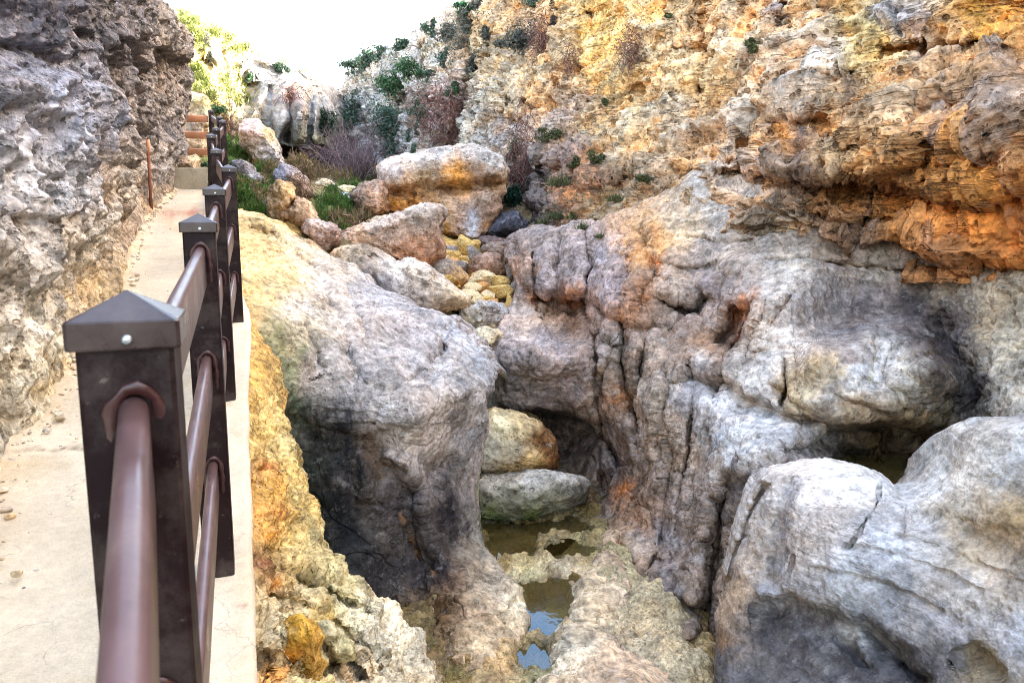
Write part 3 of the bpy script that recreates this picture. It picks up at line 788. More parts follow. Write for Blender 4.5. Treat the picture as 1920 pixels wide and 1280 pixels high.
S1k = [(640, 180, (196, 194, 190)), (650, 250, (190, 190, 186)), (650, 310, (176, 150, 150)), (700, 200, (212, 210, 208)), (760, 125, (214, 208, 202)), (740, 275, (214, 208, 206)), (690, 130, (196, 192, 186)), (700, 300, (206, 204, 204)), (775, 320, (226, 222, 220)), (830, 60, (226, 206, 192)), (830, 190, (190, 160, 152)), (800, 110, (228, 222, 216)), (870, 250, (206, 192, 176)), (900, 60, (228, 190, 146)), (880, 120, (214, 170, 120), 25),
       (940, 180, (236, 218, 190)), (930, 120, (214, 190, 160)), (1000, 130, (228, 202, 166)), (950, 240, (180, 168, 164)), (900, 290, (206, 196, 186)), (1020, 180, (240, 186, 124)), (1015, 80, (206, 170, 140)), (1130, 60, (250, 206, 132), 60), (1110, 110, (246, 202, 130)), (1160, 40, (248, 208, 140)), (1150, 150, (242, 210, 154)), (1210, 60, (240, 216, 176)), (1100, 250, (228, 208, 174)), (1200, 250, (238, 216, 180)), (1060, 300, (186, 166, 160)),
       (1060, 210, (200, 176, 160)), (1100, 350, (194, 134, 82)), (1060, 360, (186, 130, 84), 26), (1200, 340, (192, 168, 138)), (1300, 50, (228, 188, 142)), (1300, 150, (238, 200, 140)), (1300, 270, (228, 212, 192)), (1400, 100, (218, 198, 172)), (1450, 20, (150, 142, 146), 24), (1500, 60, (208, 188, 164)), (1470, 255, (210, 150, 76), 26), (1400, 250, (204, 184, 160)), (1500, 170, (186, 172, 156)), (1350, 130, (232, 204, 160)),
       (1560, 230, (216, 150, 66), 26), (1630, 80, (238, 198, 132)), (1700, 50, (182, 172, 168)), (1590, 30, (226, 180, 110), 26), (1750, 100, (190, 176, 156)), (1800, 170, (154, 140, 130)), (1700, 200, (206, 180, 148)), (1850, 60, (228, 178, 94)), (1900, 120, (156, 144, 136)), (1900, 30, (222, 166, 84)), (1830, 285, (220, 156, 36), 42), (1780, 300, (206, 142, 48)), (1720, 300, (166, 122, 72)), (1600, 300, (194, 164, 124)), (1400, 305, (190, 182, 178)),
       (1500, 365, (144, 128, 114)), (1600, 385, (154, 116, 80)), (1700, 395, (210, 150, 84)), (1760, 380, (206, 142, 70)), (1850, 400, (206, 138, 58)), (1920, 440, (176, 116, 54)), (1620, 450, (140, 110, 84)), (1800, 450, (170, 120, 74)), (1450, 440, (156, 140, 118)), (1350, 420, (208, 188, 162)), (1250, 410, (214, 184, 144)), (1150, 420, (170, 146, 110)), (1280, 210, (226, 206, 176)), (1650, 240, (190, 160, 124)), (1550, 90, (200, 184, 166)), (1870, 220, (150, 138, 130)), (985, 420, (70, 74, 82), 36), (960, 340, (120, 110, 100)), (1000, 380, (110, 104, 104)), (1030, 330, (150, 140, 136))]
S1cs = [([(1625, 0), (1622, 90), (1640, 170)], 12, (240, 205, 150), .7), ([(1720, 30), (1715, 110)], 10, (120, 112, 116), .8), ([(1480, 5), (1470, 50)], 10, (110, 105, 112), .85), ([(1500, 240), (1495, 300)], 12, (112, 112, 122), .8), ([(1590, 150), (1600, 220)], 14, (150, 120, 100), .8), ([(1850, 240), (1840, 310)], 14, (160, 112, 72), .8), ([(1770, 215), (1780, 250)], 26, (110, 108, 112), .7), ([(1700, 330), (1600, 330), (1500, 320)], 9, (90, 62, 44), .7),
        ([(720, 150), (735, 175)], 8, (120, 124, 116), .5), ([(1330, 325), (1500, 335), (1700, 352), (1900, 345)], 8, (84, 54, 34), .7), ([(1560, 460), (1700, 470), (1900, 490)], 10, (72, 46, 30), .8)]
def crest(x, y, z, tall):
    return lambda b: np.stack([np.full(len(b), x), np.full(len(b), y), z + tall * sstep(23, 17.5, b[:, 1])], -1)


S1k = [(k[0], k[1], tuple(float(min(252, max(8, (sum(k[2]) / 3 + (v - sum(k[2]) / 3) * (1.22 if k[0] > 990 else 1.0)) * (1.08 if k[0] > 1380 else .96)))) for v in k[2])) + tuple(k[3:]) for k in S1k]
S1s = [(k[0], k[1], k[2], k[3] * 1.45) + tuple(k[4:]) for k in S1s]
S1 = rock_sheet('cliff', [(636, 172), (655, 148), (690, 118), (745, 96), (790, 72), (800, 48), (850, 25), (905, -5), (960, -22), (1040, -50), (1300, -70), (2150, -80)], [(2150, -80), (2150, 540)],
                [(640, 400), (960, 470), (1100, 520), (1350, 520), (2150, 540)], [(636, 172), (632, 230), (640, 400)], 820, 340, S1c, S1s, S1k, S1cs, 'cliff',
                amp=lambda px, py: np.interp(px, [640, 900, 1200, 1600, 2000], [1.25, 1.3, 1.15, .95, .8]) * (1 - .7 * np.exp(-(((px - 1130) / 55) ** 2 + ((py - 60) / 70) ** 2) ** 2)), mat=M['cliff'],
                skirts=dict(top=[crest(.5, .7, .2, 1.6), crest(2.0, 2.2, .4, 7.0), crest(5, 6, .5, 8), crest(16, 16, .6, 8)], left=[(-.1, 1.5, 0), (0, 8, 0)], right=[(-.05, -3, 0), (-.4, -7, 0), (-.9, -13, 0)]),
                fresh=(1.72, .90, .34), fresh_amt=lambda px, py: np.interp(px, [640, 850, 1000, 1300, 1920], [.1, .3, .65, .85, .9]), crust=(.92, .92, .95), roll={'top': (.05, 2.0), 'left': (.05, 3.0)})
tag(S1, kind='structure', label='ochre and grey limestone cliff along the far side of the gorge')
# ------------------------------------------------------------------ lower rocks of the far bank (water-worn flutes, knob, bowl)
FD = lambda py, h=-3.6: float(fd(py, h))
S2c = [(952, 455, 13.4), (970, 500, 12.6), (975, 545, 12.3), (985, 430, 13.6), (1000, 430, 13.4), (1090, 420, 12.8), (1170, 402, 11.9), (1230, 365, 11.9), (1290, 332, 11.5), (1350, 322, 11.1), (1420, 325, 10.6), (1500, 352, 10.0), (1600, 440, 9.1), (1750, 480, 8.3), (1920, 470, 7.4), (2150, 470, 6.3),
       (980, 600, 12.0), (1040, 500, 12.0), (1020, 560, 11.7), (1050, 600, 11.35), (1095, 540, 11.0), (1100, 620, 11.0), (1050, 640, 11.1), (925, 640, 10.8), (925, 700, 10.5), (925, 752, 10.5), (1000, 650, 10.5), (1060, 665, 10.5), (1000, 740, 10.25), (1080, 740, 10.1), (1110, 660, 10.3),
       (915, 800, 11.3), (1000, 800, 11.1), (1070, 820, 10.9), (1080, 900, 10.6), (920, 900, 11.0), (1000, 960, 10.3), (1150, 500, 10.7), (1200, 450, 10.9), (1200, 600, 9.9), (1150, 600, 10.2), (1150, 700, 9.8), (1150, 800, 9.8), (1180, 900, 9.2), (1130, 985, FD(985)), (1250, 600, 9.7), (1250, 700, 9.1), (1250, 800, 8.7), (1250, 900, 8.3), (1250, 1000, 7.8),
       (1120, 1050, FD(1050) - .05), (1080, 1100, FD(1100)), (1055, 1160, FD(1160)), (1030, 1230, FD(1230)), (1005, 1300, FD(1300)), (1000, 1400, FD(1400)), (1130, 1130, FD(1130, -3.5)), (1120, 1220, FD(1220, -3.5)), (1200, 1100, 7.2), (1200, 1200, 6.35), (1280, 1200, 6.2), (1200, 1280, FD(1280, -3.45)), (1320, 1280, 5.75), (1320, 1400, 5.1), (1150, 1400, FD(1400, -3.5)),
       (1300, 500, 9.9), (1350, 420, 10.5), (1350, 500, 9.7), (1400, 560, 8.8), (1420, 650, 8.2), (1300, 600, 9.5), (1300, 700, 8.7), (1350, 640, 9.0), (1350, 700, 8.2), (1400, 750, 7.7), (1350, 850, 7.5), (1300, 900, 7.9), (1400, 870, 6.85), (1300, 1000, 7.3), (1300, 1150, 6.4), (1380, 900, 6.9), (1380, 1000, 6.9),
       (1500, 450, 9.5), (1500, 560, 8.3), (1550, 620, 8.4), (1650, 600, 8.4), (1750, 580, 8.2), (1600, 660, 7.7), (1690, 665, 7.6), (1480, 640, 7.9), (1500, 700, 7.4), (1600, 720, 6.95), (1700, 720, 6.95), (1760, 720, 7.3), (1800, 750, 7.5), (1600, 785, 6.85), (1700, 800, 7.0), (1500, 780, 6.95), (1480, 850, 6.6), (1540, 840, 7.0), (1600, 860, 7.8), (1700, 860, 7.9), (1780, 860, 7.5), (1700, 930, 7.2), (1840, 770, 7.3),
       (1850, 560, 7.6), (1920, 600, 7.0), (1920, 750, 6.4), (1850, 650, 7.3), (1900, 790, 6.2), (2150, 600, 6.2), (2150, 790, 5.6), (1600, 1000, 6.9), (1900, 1000, 6.3), (1500, 1200, 6.6), (1800, 1200, 6.3), (2150, 1200, 5.8), (1700, 1400, 6.2), (2150, 1400, 5.6), (1450, 1000, 6.9), (1440, 1400, 6.0)]
S2s = [('g', [(965, 450), (975, 520), (990, 560)], 7, .25), ('g', [(1000, 470), (1003, 530), (1008, 600)], 5, .35), ('g', [(1055, 440), (1045, 500), (1050, 560)], 8, .3), ('g', [(1095, 430), (1110, 500), (1095, 560), (1105, 610)], 7, .35), ('g', [(1030, 550), (1050, 600)], 16, .3),
       ('g', [(1000, 560), (1045, 555), (1080, 560)], 8, .4), ('s', [(1010, 558), (1060, 560), (1095, 550)], 4, .5, 60), ('s', [(905, 756), (960, 764), (1010, 768), (1060, 772), (1110, 790), (1135, 830)], 5, .75, 90), ('s', [(935, 640), (1000, 650), (1040, 662), (1110, 652)], 4, -.5, 40),
       ('g', [(1120, 620), (1115, 700), (1120, 760), (1140, 830), (1165, 880)], 7, .5), ('g', [(1175, 610), (1165, 680), (1180, 740), (1190, 800)], 10, .45), ('g', [(1215, 620), (1200, 690), (1195, 760), (1200, 820)], 7, .4), ('g', [(1155, 640), (1130, 700), (1128, 760)], 5, .25), ('g', [(1060, 560), (1075, 580), (1068, 600)], 12, .35),
       ('g', [(1270, 680), (1255, 760), (1262, 860), (1245, 960), (1240, 1040)], 6, .22), ('g', [(1250, 700), (1240, 800), (1245, 880)], 5, .15), ('g', [(1305, 700), (1300, 770), (1290, 860), (1270, 960)], 6, .25), ('g', [(1225, 560), (1260, 580), (1310, 590), (1330, 560)], 10, .35), ('g', [(1100, 560), (1150, 600), (1200, 620), (1240, 610)], 8, .3),
       ('g', [(1410, 560), (1400, 600), (1380, 650), (1350, 690)], 7, .4), ('g', [(1385, 570), (1370, 620), (1340, 650)], 14, .5), ('g', [(1290, 690), (1330, 720), (1355, 740)], 10, .45), ('s', [(1285, 690), (1330, 715), (1360, 730)], 4, .4, 36), ('g', [(1200, 430), (1230, 520), (1195, 580)], 12, .25), ('g', [(1180, 480), (1170, 560)], 10, .2),
       ('g', [(1470, 670), (1475, 720), (1468, 770)], 5, .22), ('g', [(1640, 640), (1635, 700)], 3, .08), ('g', [(1665, 670), (1655, 700), (1690, 770), (1720, 830), (1740, 860)], 3.5, .14), ('g', [(1780, 720), (1775, 790), (1770, 850)], 3, .12), ('g', [(1430, 590), (1415, 640), (1390, 700), (1370, 730)], 4, .2),
       ('s', [(1490, 650), (1560, 640), (1640, 612), (1700, 620), (1745, 660), (1790, 730)], 5, -.6, 60), ('s', [(1500, 770), (1590, 790), (1650, 782), (1720, 800), (1810, 830)], 5, .3, 50), ('g', [(1690, 760), (1740, 790), (1810, 815)], 4, .12), ('s', [(1360, 690), (1400, 740), (1460, 770), (1530, 780)], 5, .3, 40),
       ('s', [(1460, 840), (1530, 815), (1600, 790), (1680, 790)], 6, .5, 60), ('g', [(1560, 850), (1640, 880), (1720, 890)], 20, .5), ('g', [(1420, 500), (1500, 490), (1600, 500), (1700, 505), (1850, 510)], 7, .16), ('g', [(1500, 540), (1460, 580), (1440, 620)], 6, .15), ('g', [(1750, 590), (1790, 650), (1830, 720), (1860, 770)], 22, .22),
       ('g', [(1380, 880), (1360, 950), (1340, 1050), (1325, 1150), (1320, 1270)], 18, .5), ('g', [(1160, 1010), (1190, 1080), (1180, 1130)], 12, .25), ('g', [(1240, 1040), (1200, 1090)], 9, .2), ('g', [(1130, 880), (1135, 930), (1120, 970)], 12, .4), ('s', [(1210, 1140), (1270, 1120), (1320, 1140)], 6, .25, 40), ('g', [(1280, 1200), (1300, 1250)], 22, .4)]
S2k = [(968, 500, (176, 148, 130), 26), (1025, 470, (162, 152, 150)), (1040, 500, (164, 154, 152)), (1120, 480, (168, 158, 158)), (1000, 440, (140, 132, 132), 26), (985, 600, (206, 190, 178), 26), (1020, 600, (218, 184, 154), 26), (1068, 610, (158, 126, 104), 26), (1073, 565, (196, 122, 58), 20), (1005, 560, (190, 130, 84), 16), (1150, 550, (164, 152, 154)), (1200, 480, (216, 166, 118)), (1240, 440, (214, 170, 122)), (1170, 590, (196, 136, 86), 24), (1210, 560, (206, 146, 98), 26),
       (1280, 420, (206, 184, 156)), (1250, 530, (192, 174, 158)), (1350, 480, (178, 166, 156)), (1320, 380, (196, 186, 176)), (1420, 360, (196, 188, 180)), (1380, 590, (180, 112, 60), 24), (1395, 575, (184, 110, 56), 20), (1360, 640, (96, 82, 78), 22), (1310, 640, (150, 122, 100)), (1300, 560, (170, 158, 152)), (1330, 540, (150, 140, 140)), (940, 680, (170, 160, 158)), (1000, 690, (176, 168, 168)), (1060, 720, (160, 150, 152)), (930, 740, (150, 144, 150)),
       (1000, 800, (126, 108, 98)), (1070, 840, (112, 92, 80)), (930, 800, (120, 104, 96)), (1080, 900, (104, 90, 74)), (1150, 690, (152, 134, 118)), (1140, 650, (190, 180, 176), 22), (1170, 760, (164, 106, 56), 20), (1165, 720, (150, 116, 84), 22), (1210, 700, (168, 154, 142)), (1230, 740, (186, 172, 158)), (1250, 820, (190, 168, 146)), (1200, 880, (150, 128, 112)), (1185, 930, (168, 106, 60), 26), (1150, 870, (150, 138, 136)), (1220, 960, (160, 130, 108)), (1290, 820, (208, 194, 182)), (1345, 760, (204, 200, 200)), (1290, 760, (160, 154, 156)),
       (1250, 1000, (160, 154, 158)), (1250, 1100, (140, 132, 132)), (1180, 1060, (166, 146, 130)), (1210, 1130, (126, 112, 104)), (1150, 1040, (190, 168, 142)), (1085, 1130, (230, 216, 190)), (1110, 1090, (224, 208, 180)), (1110, 1180, (222, 206, 178)), (1150, 1240, (206, 186, 164)), (1060, 1240, (224, 212, 188)), (1230, 1230, (200, 182, 160)), (1300, 1250, (120, 96, 76)), (1310, 1100, (160, 140, 124)), (1320, 980, (168, 152, 140)),
       (1450, 560, (220, 210, 202)), (1480, 650, (224, 216, 210)), (1420, 700, (214, 206, 198)), (1600, 590, (134, 124, 124)), (1540, 580, (160, 154, 156)), (1700, 600, (112, 100, 98)), (1650, 560, (140, 128, 124)), (1580, 650, (176, 166, 164)), (1600, 700, (208, 208, 210)), (1700, 720, (200, 196, 186)), (1660, 670, (214, 210, 206)), (1500, 740, (196, 176, 144)), (1540, 700, (200, 180, 146)), (1600, 790, (160, 142, 118)), (1720, 790, (150, 132, 102)), (1650, 830, (126, 104, 76)), (1440, 790, (206, 206, 212)), (1520, 820, (180, 174, 172)),
       (1810, 740, (86, 78, 78), 34), (1780, 660, (104, 96, 98)), (1840, 710, (96, 88, 88), 26), (1760, 610, (104, 94, 92)), (1860, 600, (190, 176, 154)), (1900, 700, (210, 200, 184)), (1910, 560, (174, 160, 138)), (1800, 530, (156, 142, 126)), (1650, 510, (164, 154, 142)), (1500, 500, (186, 176, 164)), (1900, 640, (206, 190, 166)), (1650, 870, (108, 84, 58)), (1720, 920, (60, 48, 34)), (1380, 830, (206, 206, 210)), (1390, 900, (96, 92, 96), 24), (1440, 480, (160, 150, 140)), (1560, 470, (120, 100, 82))]
S2cs = [([(1400, 560), (1370, 640), (1340, 690)], 10, (120, 84, 60), .5), ([(1470, 680), (1470, 760)], 5, (90, 72, 50), .7), ([(1370, 890), (1385, 880), (1375, 960), (1350, 1050)], 13, (84, 78, 82), .7), ([(1255, 720), (1250, 900)], 6, (120, 110, 104), .6), ([(1275, 700), (1265, 850)], 5, (216, 196, 172), .6), ([(1560, 560), (1570, 640)], 24, (126, 122, 122), .6), ([(1610, 570), (1600, 620)], 22, (88, 80, 78), .65), ([(1700, 560), (1760, 640), (1810, 740)], 26, (70, 62, 62), .8),
        ([(1550, 690), (1560, 780)], 16, (150, 148, 150), .5), ([(1020, 470), (1025, 560)], 8, (120, 110, 118), .4), ([(1235, 430), (1240, 520), (1195, 590)], 9, (220, 140, 80), .6), ([(915, 762), (1000, 770), (1090, 780)], 6, (60, 54, 52), .8), ([(1130, 1050), (1180, 1000)], 14, (190, 150, 110), .5), ([(1640, 640), (1632, 720)], 2.5, (214, 200, 160), .8)]


def tafoni(px, py, P):
    k = sstep(1690, 1800, px + (py - 600) * .25) * sstep(900, 780, py) * sstep(490, 560, py + (px - 1700) * .05)
    k = np.maximum(k, sstep(1800, 1880, px) * sstep(950, 860, py) * .8)
    Q = P.reshape(-1, 3)
    f1, f2 = worley(Q * np.array([6.5, 6.5, 10]), 71); g1, g2 = worley(Q * np.array([14, 14, 20]), 72)
    return k * (.13 * (np.minimum(f1, .62) - .45) + .05 * (np.minimum(g1, .6) - .4)).reshape(px.shape)


def s2amp(px, py):
    a = np.interp(px, [920, 1150, 1400, 1600, 1900], [.6, .62, .6, .5, .6])
    bowl = np.exp(-(((px - 1580) / 210) ** 2 + ((py - 700) / 130) ** 2) ** 2)
    return a * (1 - .45 * bowl) * (1 - .45 * sstep(1060, 1160, py) * sstep(1160, 1230, px))


S2k = [(k[0], k[1], (k[2][0], k[2][1], min(k[2][2], k[2][1] + 1))) + tuple(k[3:]) for k in S2k]
S2s += [('g', [(1135, 640), (1112, 740), (1118, 790)], 6, -.12), ('g', [(1197, 630), (1182, 720), (1180, 800), (1188, 870)], 7, -.16), ('g', [(1232, 700), (1222, 800), (1226, 880)], 6, -.10), ('g', [(1332, 720), (1312, 800), (1290, 900), (1272, 980)], 8, -.14), ('g', [(1155, 560), (1150, 600), (1140, 640)], 7, -.12), ('g', [(1025, 440), (1022, 500), (1030, 550)], 8, -.10), ('g', [(1075, 440), (1078, 500), (1085, 545)], 8, -.12),
        ('s', [(1440, 715), (1500, 760), (1560, 785)], 3, .08, 22), ('s', [(1560, 735), (1640, 760), (1760, 800), (1850, 838)], 3, .10, 26), ('s', [(1610, 705), (1700, 735), (1800, 790)], 3, .07, 24), ('s', [(1400, 660), (1450, 650), (1500, 652)], 3, .06, 22), ('g', [(1440, 560), (1425, 600), (1405, 640), (1390, 690)], 3, .14), ('g', [(1300, 780), (1292, 860), (1276, 940), (1268, 1010)], 3, .14), ('s', [(1340, 560), (1290, 600), (1250, 640)], 4, .2, 40),
        ('s', [(960, 690), (1030, 705), (1100, 690)], 3, .07, 24), ('s', [(1290, 440), (1350, 455), (1420, 450)], 3, .12, 24), ('s', [(1220, 490), (1290, 500), (1360, 490)], 3, .10, 24)]
S2cs += [([(1440, 560), (1425, 600), (1405, 640), (1390, 690)], 3, (70, 58, 48), .8), ([(1300, 780), (1292, 860), (1276, 940), (1268, 1010)], 3, (64, 56, 52), .8), ([(1665, 672), (1658, 700), (1690, 770), (1722, 832)], 3, (76, 60, 44), .85), ([(1782, 720), (1776, 790), (1770, 850)], 3, (70, 56, 42), .8), ([(1560, 742), (1640, 768), (1760, 808), (1850, 845)], 4, (84, 64, 44), .6), ([(1440, 722), (1500, 767), (1560, 792)], 4, (96, 74, 50), .6)]
S2s = [(k[0], k[1], k[2], k[3] * 1.3) + tuple(k[4:]) for k in S2s]
S2 = rock_sheet('lower_cliff', [(952, 455), (970, 438), (1000, 428), (1045, 431), (1090, 418), (1130, 424), (1170, 400), (1230, 362), (1290, 330), (1350, 318), (1420, 318), (1500, 340), (1600, 425), (1750, 470), (1920, 465), (2150, 465)], [(2150, 465), (2150, 1400)],
                [(1000, 1400), (2150, 1400)], [(952, 455), (960, 500), (972, 545), (955, 590), (938, 618), (924, 645), (921, 700), (923, 752), (905, 800), (905, 900), (1000, 960), (1125, 990), (1118, 1050), (1080, 1098), (1055, 1160), (1032, 1230), (1006, 1300), (1000, 1400)],
                720, 600, S2c, S2s, S2k, S2cs, 'grey', amp=s2amp, mat=M['grey'], skirts=dict(top=[(.1, .35, -.02), (.5, 1.5, -.25), (1.0, 3.0, -1.2)], left=[(-.05, .4, 0), (.1, 1.4, -.1), (.5, 3, -.3)], right=[(-.05, -3, 0), (-.4, -7, 0)]),
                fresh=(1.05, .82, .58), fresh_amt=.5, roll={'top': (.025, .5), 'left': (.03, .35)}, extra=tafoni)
tag(S2, 'fluted grey limestone bank of the gorge with a scooped bowl under the ochre cliff', 'rock')

S3c = [(1425, 880, 6.4), (1510, 872, 6.0), (1620, 880, 5.8), (1700, 922, 5.6), (1740, 925, 5.5), (1790, 880, 5.45), (1820, 812, 5.4), (1920, 788, 5.1), (2150, 780, 4.4), (1400, 980, 6.2), (1365, 1100, 6.0), (1345, 1200, 5.7), (1345, 1290, 5.3), (1500, 1000, 5.55), (1480, 930, 5.75), (1650, 1000, 5.2), (1800, 1000, 4.85), (1840, 880, 5.15), (1920, 900, 4.75), (1920, 1000, 4.45),
       (1440, 1120, 5.5), (1500, 1150, 5.25), (1650, 1150, 4.85), (1800, 1150, 4.45), (1920, 1150, 4.15), (1500, 1280, 5.0), (1700, 1280, 4.4), (1920, 1280, 3.85), (2150, 1000, 3.9), (2150, 1280, 3.35), (1700, 1420, 4.1), (1400, 1420, 4.9), (2150, 1420, 3.1), (1345, 1420, 5.0)]
S3s = [('g', [(1480, 890), (1465, 960), (1450, 1040), (1440, 1110)], 16, .10), ('g', [(1655, 900), (1640, 950), (1610, 1000), (1580, 1030)], 2.5, .06), ('g', [(1485, 1040), (1470, 1100)], 3, .05), ('g', [(1440, 905), (1410, 960), (1380, 1040), (1352, 1130)], 6, .25), ('s', [(1400, 1130), (1480, 1120), (1560, 1150), (1620, 1170), (1720, 1230)], 9, .22, 90), ('g', [(1620, 1170), (1680, 1230), (1740, 1290)], 16, .14),
       ('s', [(1560, 1010), (1700, 1040), (1860, 1110)], 3, .03, 18), ('s', [(1620, 985), (1760, 1020), (1920, 1090)], 3, .03, 18), ('s', [(1520, 1060), (1660, 1090), (1800, 1160)], 3, .03, 18), ('s', [(1700, 950), (1780, 960), (1920, 1010)], 14, .12, 70), ('g', [(1560, 1190), (1640, 1260)], 9, .1), ('g', [(1680, 1240), (1740, 1280)], 7, .16), ('s', [(1780, 1230), (1830, 1205), (1890, 1260)], 6, .12, 50)]
S3k = [(1600, 890, (240, 234, 226)), (1500, 890, (234, 224, 216)), (1500, 950, (220, 212, 208)), (1700, 965, (222, 214, 210)), (1430, 900, (206, 198, 192), 26), (1650, 1000, (204, 202, 204)), (1580, 1000, (224, 216, 212)), (1820, 1010, (184, 168, 146)), (1760, 960, (196, 184, 168)), (1900, 960, (166, 144, 112)), (1850, 860, (206, 200, 192)), (1900, 830, (196, 190, 184)), (1760, 920, (232, 226, 218), 24), (1400, 1050, (206, 190, 176)), (1420, 980, (206, 196, 188)), (1450, 1110, (160, 156, 160)), (1470, 980, (146, 146, 154), 20), (1455, 1050, (142, 142, 150), 20),
       (1380, 1120, (190, 166, 142)), (1440, 1180, (84, 80, 84)), (1540, 1150, (120, 116, 120)), (1500, 1220, (84, 78, 80)), (1600, 1080, (190, 190, 194)), (1700, 1100, (168, 166, 166)), (1700, 1170, (150, 148, 152)), (1620, 1180, (176, 174, 178)), (1600, 1250, (96, 92, 94)), (1680, 1270, (90, 86, 92)), (1800, 1100, (178, 172, 166)), (1900, 1080, (176, 164, 150)), (1900, 1200, (176, 172, 172)), (1850, 1250, (146, 130, 106)), (1740, 1230, (96, 92, 96)), (1380, 1250, (96, 92, 92)), (1780, 1180, (160, 156, 158)), (1345, 1200, (160, 130, 104), 20)]
S3k = [(k[0], k[1], (k[2][0], k[2][1], min(k[2][2], k[2][1] + 1))) + tuple(k[3:]) for k in S3k]
S3 = rock_sheet('smooth_boulder', [(1418, 884), (1440, 878), (1470, 880), (1510, 871), (1560, 870), (1620, 878), (1660, 896), (1700, 921), (1735, 924), (1765, 905), (1790, 880), (1808, 840), (1825, 812), (1870, 795), (1920, 788), (2150, 775)], [(2150, 775), (2150, 1430)],
                [(1345, 1430), (2150, 1430)], [(1418, 884), (1405, 930), (1385, 990), (1360, 1080), (1346, 1180), (1342, 1290), (1345, 1430)], 500, 420, S3c, S3s, S3k,
                [([(1485, 900), (1470, 960), (1460, 1060)], 14, (132, 132, 142), .55), ([(1400, 1140), (1500, 1150), (1560, 1180)], 18, (66, 62, 68), .7), ([(1610, 1150), (1680, 1200), (1760, 1290)], 20, (70, 66, 74), .7), ([(1740, 1010), (1640, 1050), (1560, 1080)], 16, (150, 154, 162), .4), ([(1655, 897), (1640, 950), (1600, 1010), (1580, 1028)], 2.5, (70, 58, 52), .9), ([(1830, 990), (1920, 1040)], 20, (140, 110, 70), .5)],
                'smooth', amp=.5, mat=M['slab'], skirts=dict(top=[(.05, .3, -.03), (.1, .9, -.35), (.2, 1.3, -1.6)], left=[(.05, .25, 0), (.4, .8, -.1), (.9, 1.2, -.4)], right=[(-.1, -2, 0), (-.2, -5, 0)]),
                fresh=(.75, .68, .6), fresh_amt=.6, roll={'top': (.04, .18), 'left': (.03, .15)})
tag(S3, 'huge smooth pale boulder with dark stains and a thin crack beside the pothole', 'boulder')

# ------------------------------------------------------------------ grey outcrop with a dark undercut in the middle of the gorge
Fc = [(452, 395, 11.2), (455, 500, 8.7), (455, 600, 6.9), (470, 700, 6.3), (500, 415, 11), (520, 450, 10.2), (580, 465, 11.0), (620, 485, 10.8), (560, 560, 8.4), (640, 520, 10.0), (700, 560, 9.7), (760, 590, 9.4), (850, 605, 9.5), (900, 680, 8.9), (923, 705, 8.7), (600, 640, 7.6), (700, 650, 8.0), (800, 660, 8.4), (860, 700, 8.1), (560, 720, 6.95), (620, 740, 7.05), (700, 740, 7.25), (760, 760, 7.15), (840, 740, 7.5), (900, 735, 8.1),
      (560, 800, 6.9), (530, 800, 6.85), (600, 850, 6.95), (700, 830, 7.15), (780, 800, 7.15), (860, 800, 7.85), (900, 850, 8.4), (600, 1000, 6.85), (550, 950, 6.85), (700, 950, 7.1), (750, 900, 7.25), (800, 900, 7.5), (870, 950, 7.95), (650, 1100, 6.72), (750, 1050, 7.3), (850, 1050, 7.35), (900, 1000, 8.1), (930, 1080, FD(1080) - .25), (982, 1125, FD(1125)), (970, 1190, FD(1190)), (780, 1180, 6.75), (850, 1180, FD(1180, -3.5)), (700, 1200, 6.55), (600, 1150, 6.9), (890, 1240, FD(1240)), (760, 1260, 6.1), (580, 1280, 6.3)]
Fs = [('s', [(540, 770), (580, 782), (640, 800), (700, 815), (718, 800), (760, 790), (830, 755), (890, 728), (925, 712)], 6, .08, 60), ('g', [(700, 800), (712, 770), (740, 740), (770, 715), (800, 690)], 6, .16), ('g', [(800, 690), (830, 660), (835, 620), (850, 600)], 5, .12), ('g', [(830, 640), (815, 700), (790, 720)], 14, .22), ('g', [(640, 540), (660, 580), (690, 640)], 9, .16), ('g', [(600, 560), (640, 620), (660, 690), (680, 730)], 14, .2), ('g', [(560, 610), (590, 660), (600, 700)], 12, .2),
      ('g', [(720, 850), (760, 870), (790, 930), (800, 1000), (830, 1060)], 12, -.22), ('g', [(860, 860), (800, 880), (770, 940)], 18, .2), ('g', [(740, 960), (780, 1030), (820, 1080)], 5, .08), ('g', [(600, 800), (600, 900), (620, 1000)], 26, .07), ('g', [(680, 840), (690, 940)], 18, -.12), ('s', [(700, 540), (760, 575), (840, 595)], 4, -.12, 20), ('g', [(470, 640), (500, 700), (520, 760)], 8, .3), ('g', [(500, 470), (560, 490), (600, 510)], 5, .15), ('g', [(460, 430), (510, 440), (540, 470)], 6, .25), ('s', [(455, 410), (490, 430), (540, 470), (600, 500)], 5, .2, 22), ('s', [(690, 1100), (760, 1090), (830, 1060), (900, 1040)], 8, -.15, 50)]
